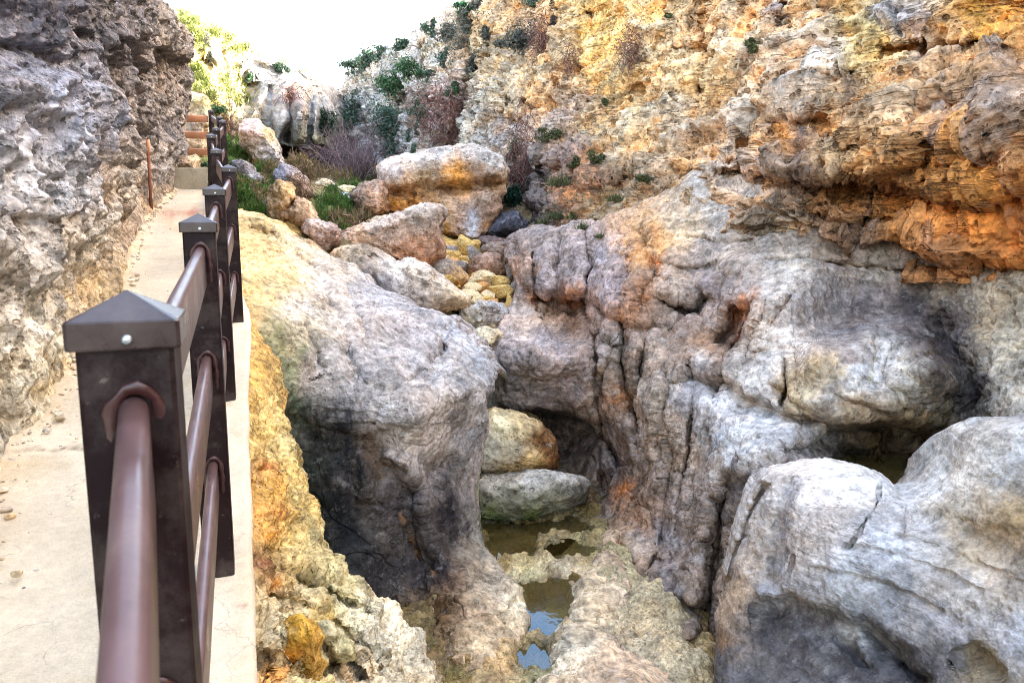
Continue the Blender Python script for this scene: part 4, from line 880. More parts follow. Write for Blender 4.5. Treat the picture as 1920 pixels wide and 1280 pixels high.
Fk = [(470, 450, (210, 186, 140)), (470, 410, (196, 178, 136)), (500, 520, (222, 198, 150)), (480, 560, (206, 182, 134)), (560, 480, (214, 196, 168)), (620, 500, (196, 184, 170)), (480, 680, (196, 164, 100), 26), (510, 640, (164, 162, 128)), (530, 700, (130, 134, 108)), (600, 560, (196, 190, 182)), (700, 580, (184, 180, 180)), (600, 700, (168, 164, 160)), (560, 620, (190, 180, 160)), (660, 650, (186, 182, 180)), (700, 690, (170, 168, 168)), (800, 640, (188, 184, 188)), (760, 620, (180, 176, 178)), (850, 680, (192, 190, 196)), (880, 640, (186, 184, 188)),
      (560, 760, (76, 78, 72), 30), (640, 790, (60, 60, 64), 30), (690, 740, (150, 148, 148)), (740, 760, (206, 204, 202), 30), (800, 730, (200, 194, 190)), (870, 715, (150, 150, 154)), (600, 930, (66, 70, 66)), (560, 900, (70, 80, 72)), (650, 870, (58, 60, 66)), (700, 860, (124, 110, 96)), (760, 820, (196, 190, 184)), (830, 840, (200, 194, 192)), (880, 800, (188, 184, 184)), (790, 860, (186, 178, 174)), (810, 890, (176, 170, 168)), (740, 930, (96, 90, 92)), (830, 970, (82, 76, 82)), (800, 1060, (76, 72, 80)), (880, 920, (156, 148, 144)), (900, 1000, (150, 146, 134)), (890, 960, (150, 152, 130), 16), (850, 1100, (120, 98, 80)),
      (930, 1090, (206, 190, 166)), (975, 1140, (228, 216, 190)), (900, 1140, (190, 168, 140)), (820, 1150, (90, 70, 48)), (870, 1160, (170, 116, 60), 16), (760, 1200, (110, 96, 66)), (700, 1100, (74, 70, 74)), (640, 1050, (66, 68, 68)), (900, 1200, (206, 188, 160)), (800, 1230, (150, 124, 94)), (860, 1250, (180, 156, 128))]
Fcs = [([(560, 790), (600, 900), (650, 1020), (700, 1120)], 40, (46, 48, 48), .7), ([(700, 1060), (770, 1080), (840, 1070)], 30, (48, 44, 48), .7), ([(735, 800), (765, 850), (850, 880)], 34, (196, 190, 184), .55), ([(640, 790), (650, 900), (640, 1000)], 42, (30, 33, 40), .95), ([(590, 790), (590, 900), (600, 1020)], 26, (44, 48, 42), .85), ([(690, 800), (700, 880)], 14, (110, 86, 66), .5), ([(815, 620), (800, 700)], 12, (104, 100, 100), .6), ([(820, 900), (840, 1000)], 38, (42, 39, 46), .85), ([(750, 960), (770, 1010), (810, 1070)], 4, (190, 140, 90), .7), ([(520, 640), (545, 720), (560, 800)], 16, (90, 104, 78), .6), ([(610, 540), (640, 600)], 7, (110, 106, 108), .5), ([(660, 570), (690, 640)], 6, (112, 108, 110), .5), ([(893, 880), (893, 980)], 5, (170, 176, 140), .7)]  # black stains deepened by the undercut's shade, put into the colour
Fk = [(k[0], k[1], (k[2][0], k[2][1], min(k[2][2], k[2][1] + 1))) + tuple(k[3:]) for k in Fk]
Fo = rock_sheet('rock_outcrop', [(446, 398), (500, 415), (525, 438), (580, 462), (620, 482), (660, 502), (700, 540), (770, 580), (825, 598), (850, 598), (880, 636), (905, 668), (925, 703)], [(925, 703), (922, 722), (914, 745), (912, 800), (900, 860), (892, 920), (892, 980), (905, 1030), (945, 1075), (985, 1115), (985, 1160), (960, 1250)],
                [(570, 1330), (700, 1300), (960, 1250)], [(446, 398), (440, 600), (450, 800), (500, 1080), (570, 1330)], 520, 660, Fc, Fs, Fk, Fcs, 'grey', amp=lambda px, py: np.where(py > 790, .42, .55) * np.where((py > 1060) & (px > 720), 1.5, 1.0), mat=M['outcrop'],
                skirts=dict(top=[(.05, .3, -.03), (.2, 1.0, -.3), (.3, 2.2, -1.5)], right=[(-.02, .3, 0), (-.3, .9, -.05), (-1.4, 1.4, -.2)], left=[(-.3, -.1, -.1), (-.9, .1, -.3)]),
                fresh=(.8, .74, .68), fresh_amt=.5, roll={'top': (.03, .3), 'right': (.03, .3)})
tag(Fo, 'grey rock outcrop with a black undercut face, stain and shade in its colour, and a pointed nose over the pools', 'rock')

# ------------------------------------------------------------------ yellow slope that falls from the kerb of the path
def kerb_px(d, out=.02, down=.04):
    q = np.array([[fence_x(d) + .115 + out, d, path_h(d) - down]]); a, b = proj(q); return float(a[0]), float(b[0])
kd = [7.5, 6.2, 5.2, 4.4, 3.8, 3.2, 2.7, 2.3, 2.0, 1.75, 1.5]
KP = [kerb_px(d, -.03, .10) for d in kd]
print('kerb', [(round(a), round(b)) for a, b in KP])
Rt = [(470, 585, 6.9), (492, 640, 5.9), (515, 690, 5.3), (537, 765, 4.8), (556, 860, 4.4), (590, 960, 4.1), (625, 1040, 3.95), (692, 1115, 3.85), (762, 1190, 3.75), (842, 1266, 3.6), (900, 1320, 3.45), (1000, 1420, 3.3)]
Gc = [(a, b, d) for (a, b), d in zip(KP, kd)] + Rt + [(560, 1180, 2.95), (640, 1200, 3.2), (700, 1300, 3.0), (600, 1300, 2.5), (530, 1000, 3.6), (520, 900, 3.85), (500, 780, 4.3)]
Gk = [(470, 640, (216, 170, 100)), (490, 700, (222, 174, 96)), (480, 760, (226, 180, 100)), (510, 760, (206, 180, 120)), (490, 810, (226, 188, 112)), (520, 820, (200, 180, 124)), (488, 868, (200, 100, 46), 20), (500, 880, (196, 96, 50), 18), (510, 920, (216, 160, 80)), (545, 920, (210, 186, 120)), (500, 960, (216, 128, 56), 18), (500, 1005, (232, 152, 56), 24), (545, 1000, (206, 178, 112)), (580, 1010, (196, 180, 130)), (490, 1055, (112, 46, 34), 20), (515, 1100, (222, 140, 56), 22), (500, 1085, (140, 70, 50), 14), (560, 1060, (206, 182, 124)), (620, 1080, (206, 194, 146)), (620, 1125, (84, 90, 62), 20), (570, 1090, (80, 84, 64), 14),
      (560, 1130, (224, 208, 166)), (650, 1160, (230, 220, 186)), (700, 1200, (226, 218, 196)), (560, 1220, (206, 160, 76), 30), (530, 1250, (214, 140, 60), 22), (620, 1200, (206, 190, 140)), (640, 1260, (160, 150, 130)), (500, 1180, (200, 190, 160)), (700, 1260, (228, 220, 200)), (780, 1260, (220, 212, 190)), (620, 1280, (216, 196, 140)), (500, 1230, (90, 84, 70), 14), (690, 1225, (150, 152, 160), 18), (600, 1160, (180, 160, 100))]
Gk = [(k[0], k[1], tuple(.8 * v + .2 * w_ for v, w_ in zip(k[2], (226, 210, 172)))) + tuple(k[3:]) for k in Gk]
Go = rock_sheet('rock_slope', [KP[0], (462, 585), (470, 585)], [r[:2] for r in Rt], [KP[-1], (700, 1470), (1000, 1420)], KP, 260, 640, Gc,
                [('g', [(520, 1060), (580, 1100), (650, 1130), (700, 1150)], 10, .22), ('g', [(490, 1120), (560, 1130), (640, 1180), (720, 1240)], 8, .12), ('g', [(610, 1180), (620, 1240), (590, 1280)], 8, .2), ('g', [(480, 1030), (520, 1040), (560, 1080)], 9, .14), ('g', [(480, 880), (520, 890)], 7, .12), ('g', [(660, 1230), (690, 1280)], 10, .2), ('g', [(480, 1230), (520, 1240)], 12, .2), ('g', [(530, 1180), (575, 1190), (590, 1260)], 26, -.14)],
                Gk, [([(600, 1115), (640, 1128), (690, 1140)], 8, (70, 78, 52), .7), ([(560, 1075), (600, 1100)], 8, (64, 68, 56), .6), ([(500, 640), (530, 760), (560, 880)], 9, (120, 122, 92), .5)], 'lumpy', amp=lambda px, py: np.interp(py, [600, 800, 1000, 1280], [.5, .6, .8, .9]) * np.clip((px - 455) / 40, .12, 1), mat=M['slope'],
                skirts=dict(right=[(0, .08, -.06), (-.1, .1, -.4), (-.5, .2, -1.2), (-1.2, .5, -2.6)], left=[(-.15, 0, -.02), (-.5, 0, -.1)]), fresh=(.9, .74, .5), fresh_amt=.5, roll={'right': (.12, .25)}, wamp=14)
tag(Go, 'lumpy yellow and orange rock slope falling away below the pale kerb of the path', 'rock')
# ------------------------------------------------------------------ sunlit hillside and the grey bulging rock with a cave at the head of the gorge
Hc = [(250, -20, 27), (330, 25, 28), (400, 48, 29.5), (440, 75, 30), (480, 106, 28.5), (520, 114, 29), (560, 128, 29.5), (600, 148, 31), (632, 175, 33), (300, 150, 21), (360, 150, 22.5), (400, 130, 25), (400, 200, 21.5), (440, 150, 26), (440, 225, 23), (480, 150, 27), (480, 190, 25.5), (540, 190, 25.5), (600, 200, 27), (625, 230, 29.5), (480, 265, 24.8), (560, 265, 25.3), (600, 265, 26.3), (300, 330, 18.5), (400, 300, 20.5), (450, 340, 21), (560, 350, 27), (628, 350, 29), (250, 350, 18)]
Hs_ = [('s', [(470, 275), (520, 282), (560, 284), (600, 284), (618, 276)], 4, 4.2, 120), ('g', [(545, 170), (550, 230), (540, 270)], 9, 1.0), ('g', [(590, 160), (580, 220), (575, 275)], 8, 1.2), ('g', [(510, 160), (500, 220), (505, 270)], 8, .7), ('g', [(565, 200), (560, 270)], 7, -.8), ('g', [(600, 170), (600, 250)], 6, .8), ('s', [(480, 108), (500, 120), (530, 130)], 3, .7, 20), ('s', [(540, 125), (580, 148), (615, 160)], 3, .7, 16), ('g', [(440, 180), (430, 220), (425, 250)], 10, 1.2), ('g', [(475, 140), (460, 200), (450, 240)], 8, 1.0), ('g', [(390, 100), (385, 170)], 8, .8), ('g', [(415, 80), (420, 160)], 8, .8)]
Hk = [(350, 40, (150, 160, 84)), (380, 60, (170, 168, 100)), (430, 90, (196, 186, 140)), (400, 130, (206, 190, 140)), (440, 120, (212, 190, 150)), (370, 150, (150, 150, 80)), (410, 190, (190, 176, 120)), (440, 160, (196, 176, 130)), (470, 150, (190, 170, 120)), (430, 220, (130, 124, 100)), (450, 240, (116, 116, 104)), (445, 210, (110, 114, 120), 14), (490, 130, (216, 212, 206)), (505, 150, (170, 168, 166)), (520, 180, (214, 214, 216)), (530, 230, (216, 214, 216)), (550, 160, (200, 190, 180)), (580, 150, (226, 220, 212)), (545, 200, (170, 150, 150)), (550, 240, (150, 150, 156), 14), (575, 210, (200, 206, 214)), (590, 240, (150, 160, 160)), (600, 190, (206, 206, 208)), (565, 260, (140, 142, 128)), (600, 265, (160, 160, 138)), (615, 190, (190, 190, 190)), (500, 250, (190, 186, 180)), (480, 220, (190, 180, 160)),
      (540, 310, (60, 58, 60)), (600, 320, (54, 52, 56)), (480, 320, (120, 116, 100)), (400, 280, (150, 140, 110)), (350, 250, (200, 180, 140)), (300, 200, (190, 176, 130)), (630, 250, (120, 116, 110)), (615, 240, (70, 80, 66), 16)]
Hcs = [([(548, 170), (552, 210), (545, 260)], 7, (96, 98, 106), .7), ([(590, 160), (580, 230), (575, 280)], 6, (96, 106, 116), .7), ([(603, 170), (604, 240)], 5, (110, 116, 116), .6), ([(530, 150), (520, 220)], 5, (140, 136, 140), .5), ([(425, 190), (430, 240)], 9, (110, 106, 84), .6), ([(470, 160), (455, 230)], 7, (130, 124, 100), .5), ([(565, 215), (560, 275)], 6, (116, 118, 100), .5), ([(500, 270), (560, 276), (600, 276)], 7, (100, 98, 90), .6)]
Hk = [(k[0], k[1], tuple(v * .78 for v in k[2])) + tuple(k[3:]) for k in Hk]
Hi = rock_sheet('hillside', [(250, -25), (330, 22), (400, 46), (440, 72), (480, 103), (520, 113), (560, 126), (600, 147), (632, 175)], [(632, 175), (638, 240), (634, 355)], [(250, 360), (400, 350), (634, 355)], [(250, -25), (250, 360)], 300, 270, Hc, Hs_, Hk, Hcs, 'far',
                amp=lambda px, py: np.where((px > 470) & (py > 100), .7, 1.0), mat=M['far'], skirts=dict(top=[(-.2, 1.2, .1), (-1.5, 5, .3), (-6, 20, 2)], right=[(.1, 2, 0), (.3, 9, 0)]), roll={'top': (.05, 1.5), 'right': (.04, 2.5)}, wamp=14, fresh=(.8, .72, .6), fresh_amt=.4)
tag(Hi, kind='structure', label='sunlit hillside above a grey bulging rock with a dark cave under it')

# far slope seen through the notch
xx, yy = np.meshgrid(np.linspace(-40, 12, 70), np.linspace(52, 150, 60))
zz = CZ + 5 + (yy - 52) * .13 + 2.0 * fbm(np.stack([xx.ravel() * .05, yy.ravel() * .05, xx.ravel() * 0], -1), 4, 3).reshape(xx.shape)
P = np.stack([xx, yy, zz], -1)
f = fbm(P.reshape(-1, 3) * .25, 4, 5).reshape(xx.shape)[..., None]
c = np.clip((lin((206, 196, 150)) * (1 + .2 * f)) * ALB, .02, .7)
me = mesh_from('far_hill', P, grid_quads(60, 70), c.reshape(-1, 3)); tag(link('far_hill', me, M['far']), kind='structure', label='pale far slope seen through the notch')

# ------------------------------------------------------------------ valley floor
SX = ([4, 6.3, 7.2, 9, 10.5, 12, 14, 16.5, 20, 25, 30, 45], [.3, .18, .42, 0, -.25, -.65, -.6, -1.2, -2.8, -5.2, -6.5, -9])
SH = ([4, 9, 10.8, 11.25, 11.6, 12, 14, 16.5, 20, 25, 28, 45], [-3.75, -3.72, -3.66, -2.7, -1.75, -1.5, -.88, -.3, .75, 1.75, 2.2, 6.0])
LS = ([9, 11, 12, 15, 19, 25, 45], [.55, .52, .5, .36, .37, .3, .2])


def floor_h(X, d):
    sx = np.interp(d, *SX); h = np.interp(d, *SH); l = np.interp(d, *LS)
    e = X - sx
    return CZ + h + np.where(e < 0, -e * l, e * .3 * sstep(.6, 2.5, e)) - 2.2 * sstep(.75, 1.25, e) * sstep(12.8, 12.0, d) - .9 * sstep(-.9, -1.8, e) * sstep(11.5, 10.5, d)


dl = np.geomspace(9.9, 44, 360); X1 = np.linspace(-1, 1, 330)
xx = np.interp(dl, *SX)[:, None] + np.sign(X1)[None] * (np.abs(X1)[None] ** 1.35) * np.interp(dl, [9, 20, 44], [6.5, 11, 16])[:, None]
yy = np.repeat(dl[:, None], 330, 1); zz = floor_h(xx, yy)
q = np.stack([xx, yy, zz], -1).reshape(-1, 3)
zz = zz + (.16 * fbm(q * .7, 4, 33) + .05 * fbm(q * 3.1, 4, 34)).reshape(xx.shape)
under = (xx < fence_x(yy) + .35) & (yy < 13.4)
zz = np.where(under, np.minimum(zz, path_h(yy) - .35), zz)
P = np.stack([xx, yy, zz], -1); px, py = proj(P)
Tk = [(480, 300, (104, 112, 66)), (440, 280, (96, 110, 60)), (500, 330, (120, 112, 76)), (470, 390, (100, 106, 60)), (560, 300, (110, 88, 74)), (600, 310, (70, 60, 58)), (660, 320, (96, 82, 78)), (560, 330, (110, 96, 78)), (620, 380, (84, 104, 54)), (660, 390, (80, 100, 52)), (600, 345, (130, 116, 84)), (700, 345, (130, 120, 80)), (540, 400, (90, 104, 56)), (830, 480, (196, 164, 104)), (900, 520, (206, 176, 112)), (870, 560, (206, 180, 124)), (920, 450, (130, 116, 104)), (900, 600, (196, 176, 140)), (760, 440, (150, 124, 96)), (640, 440, (110, 96, 74)), (700, 410, (84, 96, 54))]
c = np.clip(splat(np.clip(px, 300, 1100), np.clip(py, 200, 800), Tk) * ALB, .01, .7)
me = mesh_from('valley_floor', P, grid_quads(*xx.shape), c.reshape(-1, 3)); tag(link('valley_floor', me, M['soil']), kind='structure', label='valley floor of earth and grit rising to the cave')

# ------------------------------------------------------------------ stream bed with scooped pools
WZ = .0           # nominal water height (camera height CZ above it minus .02)
POOLS = [  # outline in photo pixels
    ('wide brown pool under the smooth grey boulder', [(893, 985), (930, 975), (1010, 972), (1070, 965), (1110, 985), (1090, 1010), (1060, 1015), (1040, 1035), (1000, 1040), (975, 1035), (945, 1052), (915, 1058), (900, 1035), (915, 1010)], 0),
    ('small brown pool between pale stone ribs beside the wide pool', [(1020, 1022), (1060, 1012), (1100, 1018), (1130, 1030), (1105, 1042), (1060, 1048), (1030, 1045)], 0),
    ('pool with brown and sky blue reflections in the pale rock floor', [(975, 1108), (1015, 1090), (1060, 1088), (1088, 1100), (1076, 1130), (1062, 1165), (1042, 1200), (1000, 1200), (955, 1186), (962, 1160), (978, 1145), (982, 1125)], 3.2),
    ('small round pool holding only blue sky', [(974, 1210), (1000, 1203), (1028, 1206), (1036, 1228), (1026, 1248), (988, 1250), (964, 1240)], 3.4),
    ('little pool at the very bottom of the gorge', [(1030, 1276), (1060, 1272), (1085, 1276), (1080, 1300), (1040, 1310), (1015, 1300)], 3.4)]


def in_poly(px, py, poly):
    ins = np.zeros(px.shape, bool); n = len(poly)
    for i in range(n):
        x1, y1 = poly[i]; x2, y2 = poly[(i + 1) % n]
        cnd = ((y1 > py) != (y2 > py)) & (px < (x2 - x1) * (py - y1) / ((y2 - y1) + 1e-12) + x1)
        ins ^= cnd
    return ins


nx_, ny_ = 380, 560
xg, dg_ = np.meshgrid(np.linspace(-1.7, 2.7, nx_), np.geomspace(4.3, 10.6, ny_))
e = xg - np.interp(dg_, *SX)
flat = np.stack([xg, dg_, np.full_like(xg, CZ - 3.6)], -1)
px, py = proj(flat)
q = np.stack([xg.ravel(), dg_.ravel(), xg.ravel() * 0], -1)
f1, f2 = worley(q * 3.2, 91); g1, g2 = worley(q * 8.5, 92)
lump = (-.24 * (np.minimum(f1, .9) - .55) - .12 * (np.minimum(g1, .8) - .5) + .07 * fbm(q * 1.4, 3, 93) + .03 * fbm(q * 5, 4, 94)).reshape(xg.shape)
z = CZ - 3.55 + .75 * lump + .06 * sstep(.7, 1.5, np.abs(e)) - .35 * sstep(1.0, 1.9, np.abs(e)) - .12 * sstep(5.9, 5.2, dg_)
wxp, wyp = pxwarp(px, py, 7, 20, 6)
wet = np.zeros(px.shape)
for lab, poly, tl in POOLS:
    cpoly = poly + [poly[0]]
    r, sg, t_ = seg_dist(wxp, wyp, cpoly); ins = in_poly(wxp, wyp, poly)
    sd = np.where(ins, r, -r)
    k = sstep(-7, 12, sd)
    z = z * (1 - k) + (CZ - 3.62 - .10) * k + .35 * lump * k
    wet = np.maximum(wet, sstep(-26, -4, sd))
    lip = np.exp(-((sd + 9) / 8) ** 2); z = np.maximum(z, np.where(lip > .3, CZ - 3.585 + .5 * lump, -9))
P = np.stack([xg, dg_, z], -1); px, py = proj(P)
Bk = [(960, 1090, (232, 220, 186)), (985, 1060, (214, 204, 160)), (930, 1060, (176, 156, 110)), (1000, 1050, (226, 214, 178)), (1060, 1060, (232, 220, 196)), (1100, 1010, (200, 186, 140)), (1060, 1000, (206, 190, 150)), (1000, 1000, (130, 106, 56)), (1040, 1130, (120, 96, 40)), (1040, 1110, (110, 74, 36)), (970, 1130, (230, 218, 190)), (950, 1160, (216, 196, 164)), (940, 1210, (214, 186, 146)), (960, 1250, (206, 180, 140)), (1000, 1200, (170, 164, 110), 18), (1000, 1260, (176, 176, 140)), (880, 1180, (176, 120, 66), 22), (850, 1220, (140, 118, 80)), (800, 1200, (96, 86, 50)), (900, 1240, (190, 160, 120)), (1060, 1220, (228, 216, 190)), (1090, 1150, (228, 214, 190)), (1120, 1250, (216, 200, 176)), (860, 1260, (150, 140, 90)), (920, 1270, (200, 176, 136)), (920, 1000, (110, 100, 60)), (900, 960, (80, 84, 50)), (1100, 960, (110, 96, 56)), (1100, 940, (110, 84, 50)), (1000, 960, (110, 100, 60)), (820, 1240, (150, 130, 96))]
c = splat(np.clip(px, 600, 1400), np.clip(py, 900, 1400), Bk, wamp=16, wsc=36)
dk = sstep(.0, -.14, z - (CZ - 3.60))[..., None] * .75
c = c * (1 - dk) + lin((160, 128, 62)) * dk                       # algae and silt on the pool floors
wk = (wet * (.75 + .5 * fbm(q * 3, 3, 97).reshape(wet.shape))).clip(0, 1)[..., None] * .5
c = c * (1 - wk) + c * np.array([.42, .36, .24]) * wk          # wet, stained margins
c = c * np.array([.9, .86, .78])
c = np.clip(c * ALB, .008, .8)
V, loc = rebase(P)
me = mesh_from('stream_bed', V, grid_quads(ny_, nx_), c.reshape(-1, 3)); tag(link('stream_bed', me, M['bed'], loc=loc), kind='structure', label='pale knobbly rock floor of the gorge with scooped pools')

for lab, poly, tl in POOLS:
    pl = resample(poly + [poly[0]], 61)[:-1]
    cx, cy = pl.mean(0); pl = np.array([cx, cy]) + (pl - [cx, cy]) * 1.22
    pts = W(pl[:, 0], pl[:, 1], fd(pl[:, 1], -3.62)); cen = pts.mean(0)
    rings = [cen[None] + (pts - cen) * s for s in np.linspace(0.02, 1, 10)]
    P = np.stack(rings, 0)
    P[..., 2] = CZ - 3.615 - math.tan(math.radians(tl)) * (P[..., 1] - cen[1]) * -1.0
    P = np.concatenate([P, P[:, :1]], 1)
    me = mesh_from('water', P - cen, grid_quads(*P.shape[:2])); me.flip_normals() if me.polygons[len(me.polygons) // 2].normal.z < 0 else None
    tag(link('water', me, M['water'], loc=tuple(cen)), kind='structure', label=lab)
pl = np.array([(1600, 880), (1650, 885), (1700, 880), (1760, 885), (1790, 900), (1740, 940), (1690, 940), (1640, 920)], float)
pts = W(pl[:, 0], pl[:, 1], np.full(len(pl), 6.6)); cen = pts.mean(0); zc = float(W(1700, 905, 6.6)[2])
P = np.stack([np.stack([cen[0] + (pts[:, 0] - cen[0]) * s * 1.3, cen[1] + (pts[:, 1] - cen[1] + np.array([.6, .8, .9, .8, .2, -.7, -.8, -.5])) * s, np.full(len(pl), zc)], -1) for s in (.02, .5, 1)], 0)
P = np.concatenate([P, P[:, :1]], 1); cen = np.array([cen[0], cen[1], zc])
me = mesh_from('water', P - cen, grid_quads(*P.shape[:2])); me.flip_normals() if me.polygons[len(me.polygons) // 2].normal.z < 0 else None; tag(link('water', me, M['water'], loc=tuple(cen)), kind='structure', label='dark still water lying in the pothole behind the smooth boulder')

# ------------------------------------------------------------------ boulders
def ground_d(px, py, lo=10.2):
    ds = np.linspace(lo, 40, 3000); w = W(np.full(3000, px), np.full(3000, py), ds)
    k = int(np.argmax(w[:, 2] < floor_h(w[:, 0], ds)))
    return float(ds[k])


boulder('big_boulder', [(714, 312), (735, 300), (780, 286), (820, 278), (870, 275), (920, 281), (943, 292), (951, 320), (947, 360), (937, 400), (918, 432), (897, 450), (860, 442), (800, 428), (752, 408), (727, 388), (722, 352)], ground_d(880, 446) + 0.83, 1.5,
        [(740, 325, (232, 214, 206)), (790, 330, (206, 176, 140)), (830, 292, (190, 186, 184)), (780, 295, (214, 206, 200)), (900, 292, (206, 200, 196)), (920, 305, (200, 196, 192)), (850, 325, (226, 164, 84)), (870, 345, (216, 160, 90)), (760, 345, (230, 196, 160)), (930, 340, (180, 140, 96)), (900, 325, (170, 150, 134)), (740, 375, (214, 150, 76)), (770, 370, (196, 140, 76)), (800, 385, (190, 130, 66)), (870, 385, (164, 146, 134)), (840, 380, (190, 166, 140)), (910, 380, (170, 150, 136)), (830, 420, (214, 176, 116)), (860, 415, (180, 160, 150)), (890, 420, (196, 206, 226)), (910, 420, (184, 140, 90)), (930, 400, (160, 130, 110)), (800, 415, (190, 150, 100))],
        'largest boulder on the valley floor, orange stained with a crack across its middle', strokes=[('g', [(720, 366), (780, 360), (860, 352), (950, 345)], 4, .35), ('s', [(716, 352), (800, 352), (880, 342), (950, 330)], 4, .25, 20), ('g', [(770, 375), (790, 410)], 6, .25)],
        cstrokes=[([(800, 372), (804, 420)], 4, (92, 64, 44), .8), ([(822, 372), (824, 400)], 3, (110, 76, 50), .7), ([(770, 290), (830, 284), (920, 295)], 6, (110, 106, 104), .5), ([(886, 405), (882, 440)], 9, (206, 216, 236), .7), ([(880, 310), (880, 340)], 10, (150, 112, 70), .6), ([(720, 364), (800, 360), (950, 342)], 3, (96, 70, 56), .7)], amp=1.3, ex=.45, facet=.35)
boulder('streaked_boulder', [(660, 366), (680, 350), (713, 342), (728, 356), (730, 400), (705, 408), (668, 407)], ground_d(690, 405) + 0.44, .8, [(680, 375, (140, 118, 104)), (700, 360, (176, 150, 134)), (715, 390, (160, 126, 96)), (670, 395, (150, 128, 108))], 'brown vertically streaked boulder tucked against the orange stained one', cstrokes=[([(685, 360), (683, 400)], 5, (90, 72, 62), .7), ([(705, 355), (704, 400)], 4, (206, 180, 160), .6)], amp=1.2)
boulder('saddle_boulder', [(606, 466), (622, 440), (645, 430), (680, 427), (728, 412), (782, 394), (812, 387), (827, 400), (822, 430), (816, 470), (800, 494), (750, 488), (690, 476), (630, 474)], ground_d(730, 485) + 0.50, .9,
        [(600, 425, (206, 190, 184)), (595, 450, (170, 150, 140)), (640, 450, (214, 180, 156)), (690, 450, (206, 166, 134)), (740, 430, (190, 174, 162)), (790, 402, (206, 194, 182)), (760, 465, (190, 152, 128)), (800, 450, (170, 140, 120)), (815, 410, (150, 140, 134)), (790, 485, (176, 138, 114)), (700, 420, (206, 190, 176))],
        'long saddle shaped boulder with white streaks and a raised pitted end', cstrokes=[([(650, 440), (646, 470)], 4, (236, 220, 206), .7), ([(668, 438), (664, 468)], 3, (236, 220, 206), .6), ([(690, 436), (690, 465)], 3, (230, 210, 190), .5), ([(607, 420), (632, 440), (615, 470)], 5, (110, 86, 76), .6)], strokes=[('g', [(632, 428), (628, 470)], 6, .3)], amp=1.3, ex=.65)
boulder('grey_boulder', [(570, 432), (578, 416), (596, 412), (618, 420), (636, 432), (634, 456), (612, 472), (586, 464)], ground_d(605, 470) + .3, .6, [(600, 425, (206, 190, 184)), (595, 450, (170, 150, 140)), (625, 445, (150, 130, 124))], 'rounded grey pink boulder at the low end of the saddle shaped one', amp=1.0)
boulder('low_boulder', [(672, 425), (690, 412), (720, 404), (755, 406), (775, 420), (740, 440), (690, 440)], 16.3, .6, [(720, 415, (222, 206, 184)), (690, 425, (196, 176, 150))], 'low cream boulder lying just behind the saddle shaped one', amp=.8)
boulder('yellow_boulder', [(500, 432), (512, 417), (535, 414), (556, 425), (569, 445), (566, 462), (540, 466), (510, 460)], 12.6, .4, [(530, 430, (226, 190, 116)), (555, 450, (190, 160, 110)), (515, 440, (206, 186, 130))], 'smooth yellow boulder beside the top of the grey outcrop', amp=.6)
boulder('two_humped_boulder', [(495, 385), (510, 360), (526, 348), (546, 350), (553, 372), (580, 382), (598, 400), (608, 425), (570, 432), (530, 420), (505, 405)], ground_d(555, 428) + 0.44, .8, [(535, 360, (212, 178, 130)), (520, 375, (180, 156, 126)), (560, 390, (176, 154, 132)), (590, 405, (196, 172, 146)), (540, 400, (140, 122, 104)), (600, 415, (150, 146, 146))], 'brown two humped boulder half covered by green ground plants', amp=1.3, strokes=[('g', [(550, 372), (535, 400)], 6, .4)])
boulder('pointed_boulder', [(453, 245), (466, 232), (482, 230), (500, 246), (512, 258), (528, 282), (534, 308), (500, 318), (470, 305), (458, 270)], ground_d(500, 312) + 0.50, .9, [(470, 245, (214, 190, 184)), (490, 270, (190, 186, 190)), (515, 295, (176, 178, 186)), (505, 250, (200, 180, 140))], 'pale pointed boulder standing before the bulging rock at the valley head', amp=1.4)
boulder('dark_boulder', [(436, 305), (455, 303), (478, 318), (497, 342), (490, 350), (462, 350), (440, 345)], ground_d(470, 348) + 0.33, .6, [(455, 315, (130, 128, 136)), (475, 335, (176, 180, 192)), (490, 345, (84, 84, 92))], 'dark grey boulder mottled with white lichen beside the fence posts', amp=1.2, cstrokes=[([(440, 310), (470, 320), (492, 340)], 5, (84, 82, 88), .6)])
boulder('slanting_boulder', [(512, 330), (530, 311), (552, 322), (575, 342), (588, 366), (570, 376), (545, 362), (522, 350)], ground_d(560, 370) + 0.39, .7, [(530, 325, (150, 148, 158)), (555, 345, (150, 132, 120)), (575, 362, (130, 112, 100))], 'slanting grey boulder hung with dry brown grass', amp=1.1)
boulder('rounded_boulder', [(593, 345), (605, 336), (622, 338), (628, 348), (612, 354), (597, 352)], ground_d(610, 352) + 0.17, .3, [(610, 342, (226, 206, 170)), (618, 350, (150, 154, 160))], 'small cream and grey rounded boulder before the bare thicket', sub=4, amp=.6)
boulder('flat_boulder', [(632, 354), (645, 348), (668, 350), (670, 358), (650, 362), (634, 360)], ground_d(650, 360) + 0.19, .35, [(650, 354, (214, 206, 168))], 'flat yellowish boulder on the grass near the bare thicket', sub=4, amp=.6)
boulder('pale_boulder', [(634, 366), (648, 361), (668, 364), (672, 376), (658, 382), (640, 375)], ground_d(655, 380) + 0.19, .35, [(650, 370, (196, 198, 206))], 'pale blue-grey boulder below the flat yellowish one', sub=4, amp=.7)
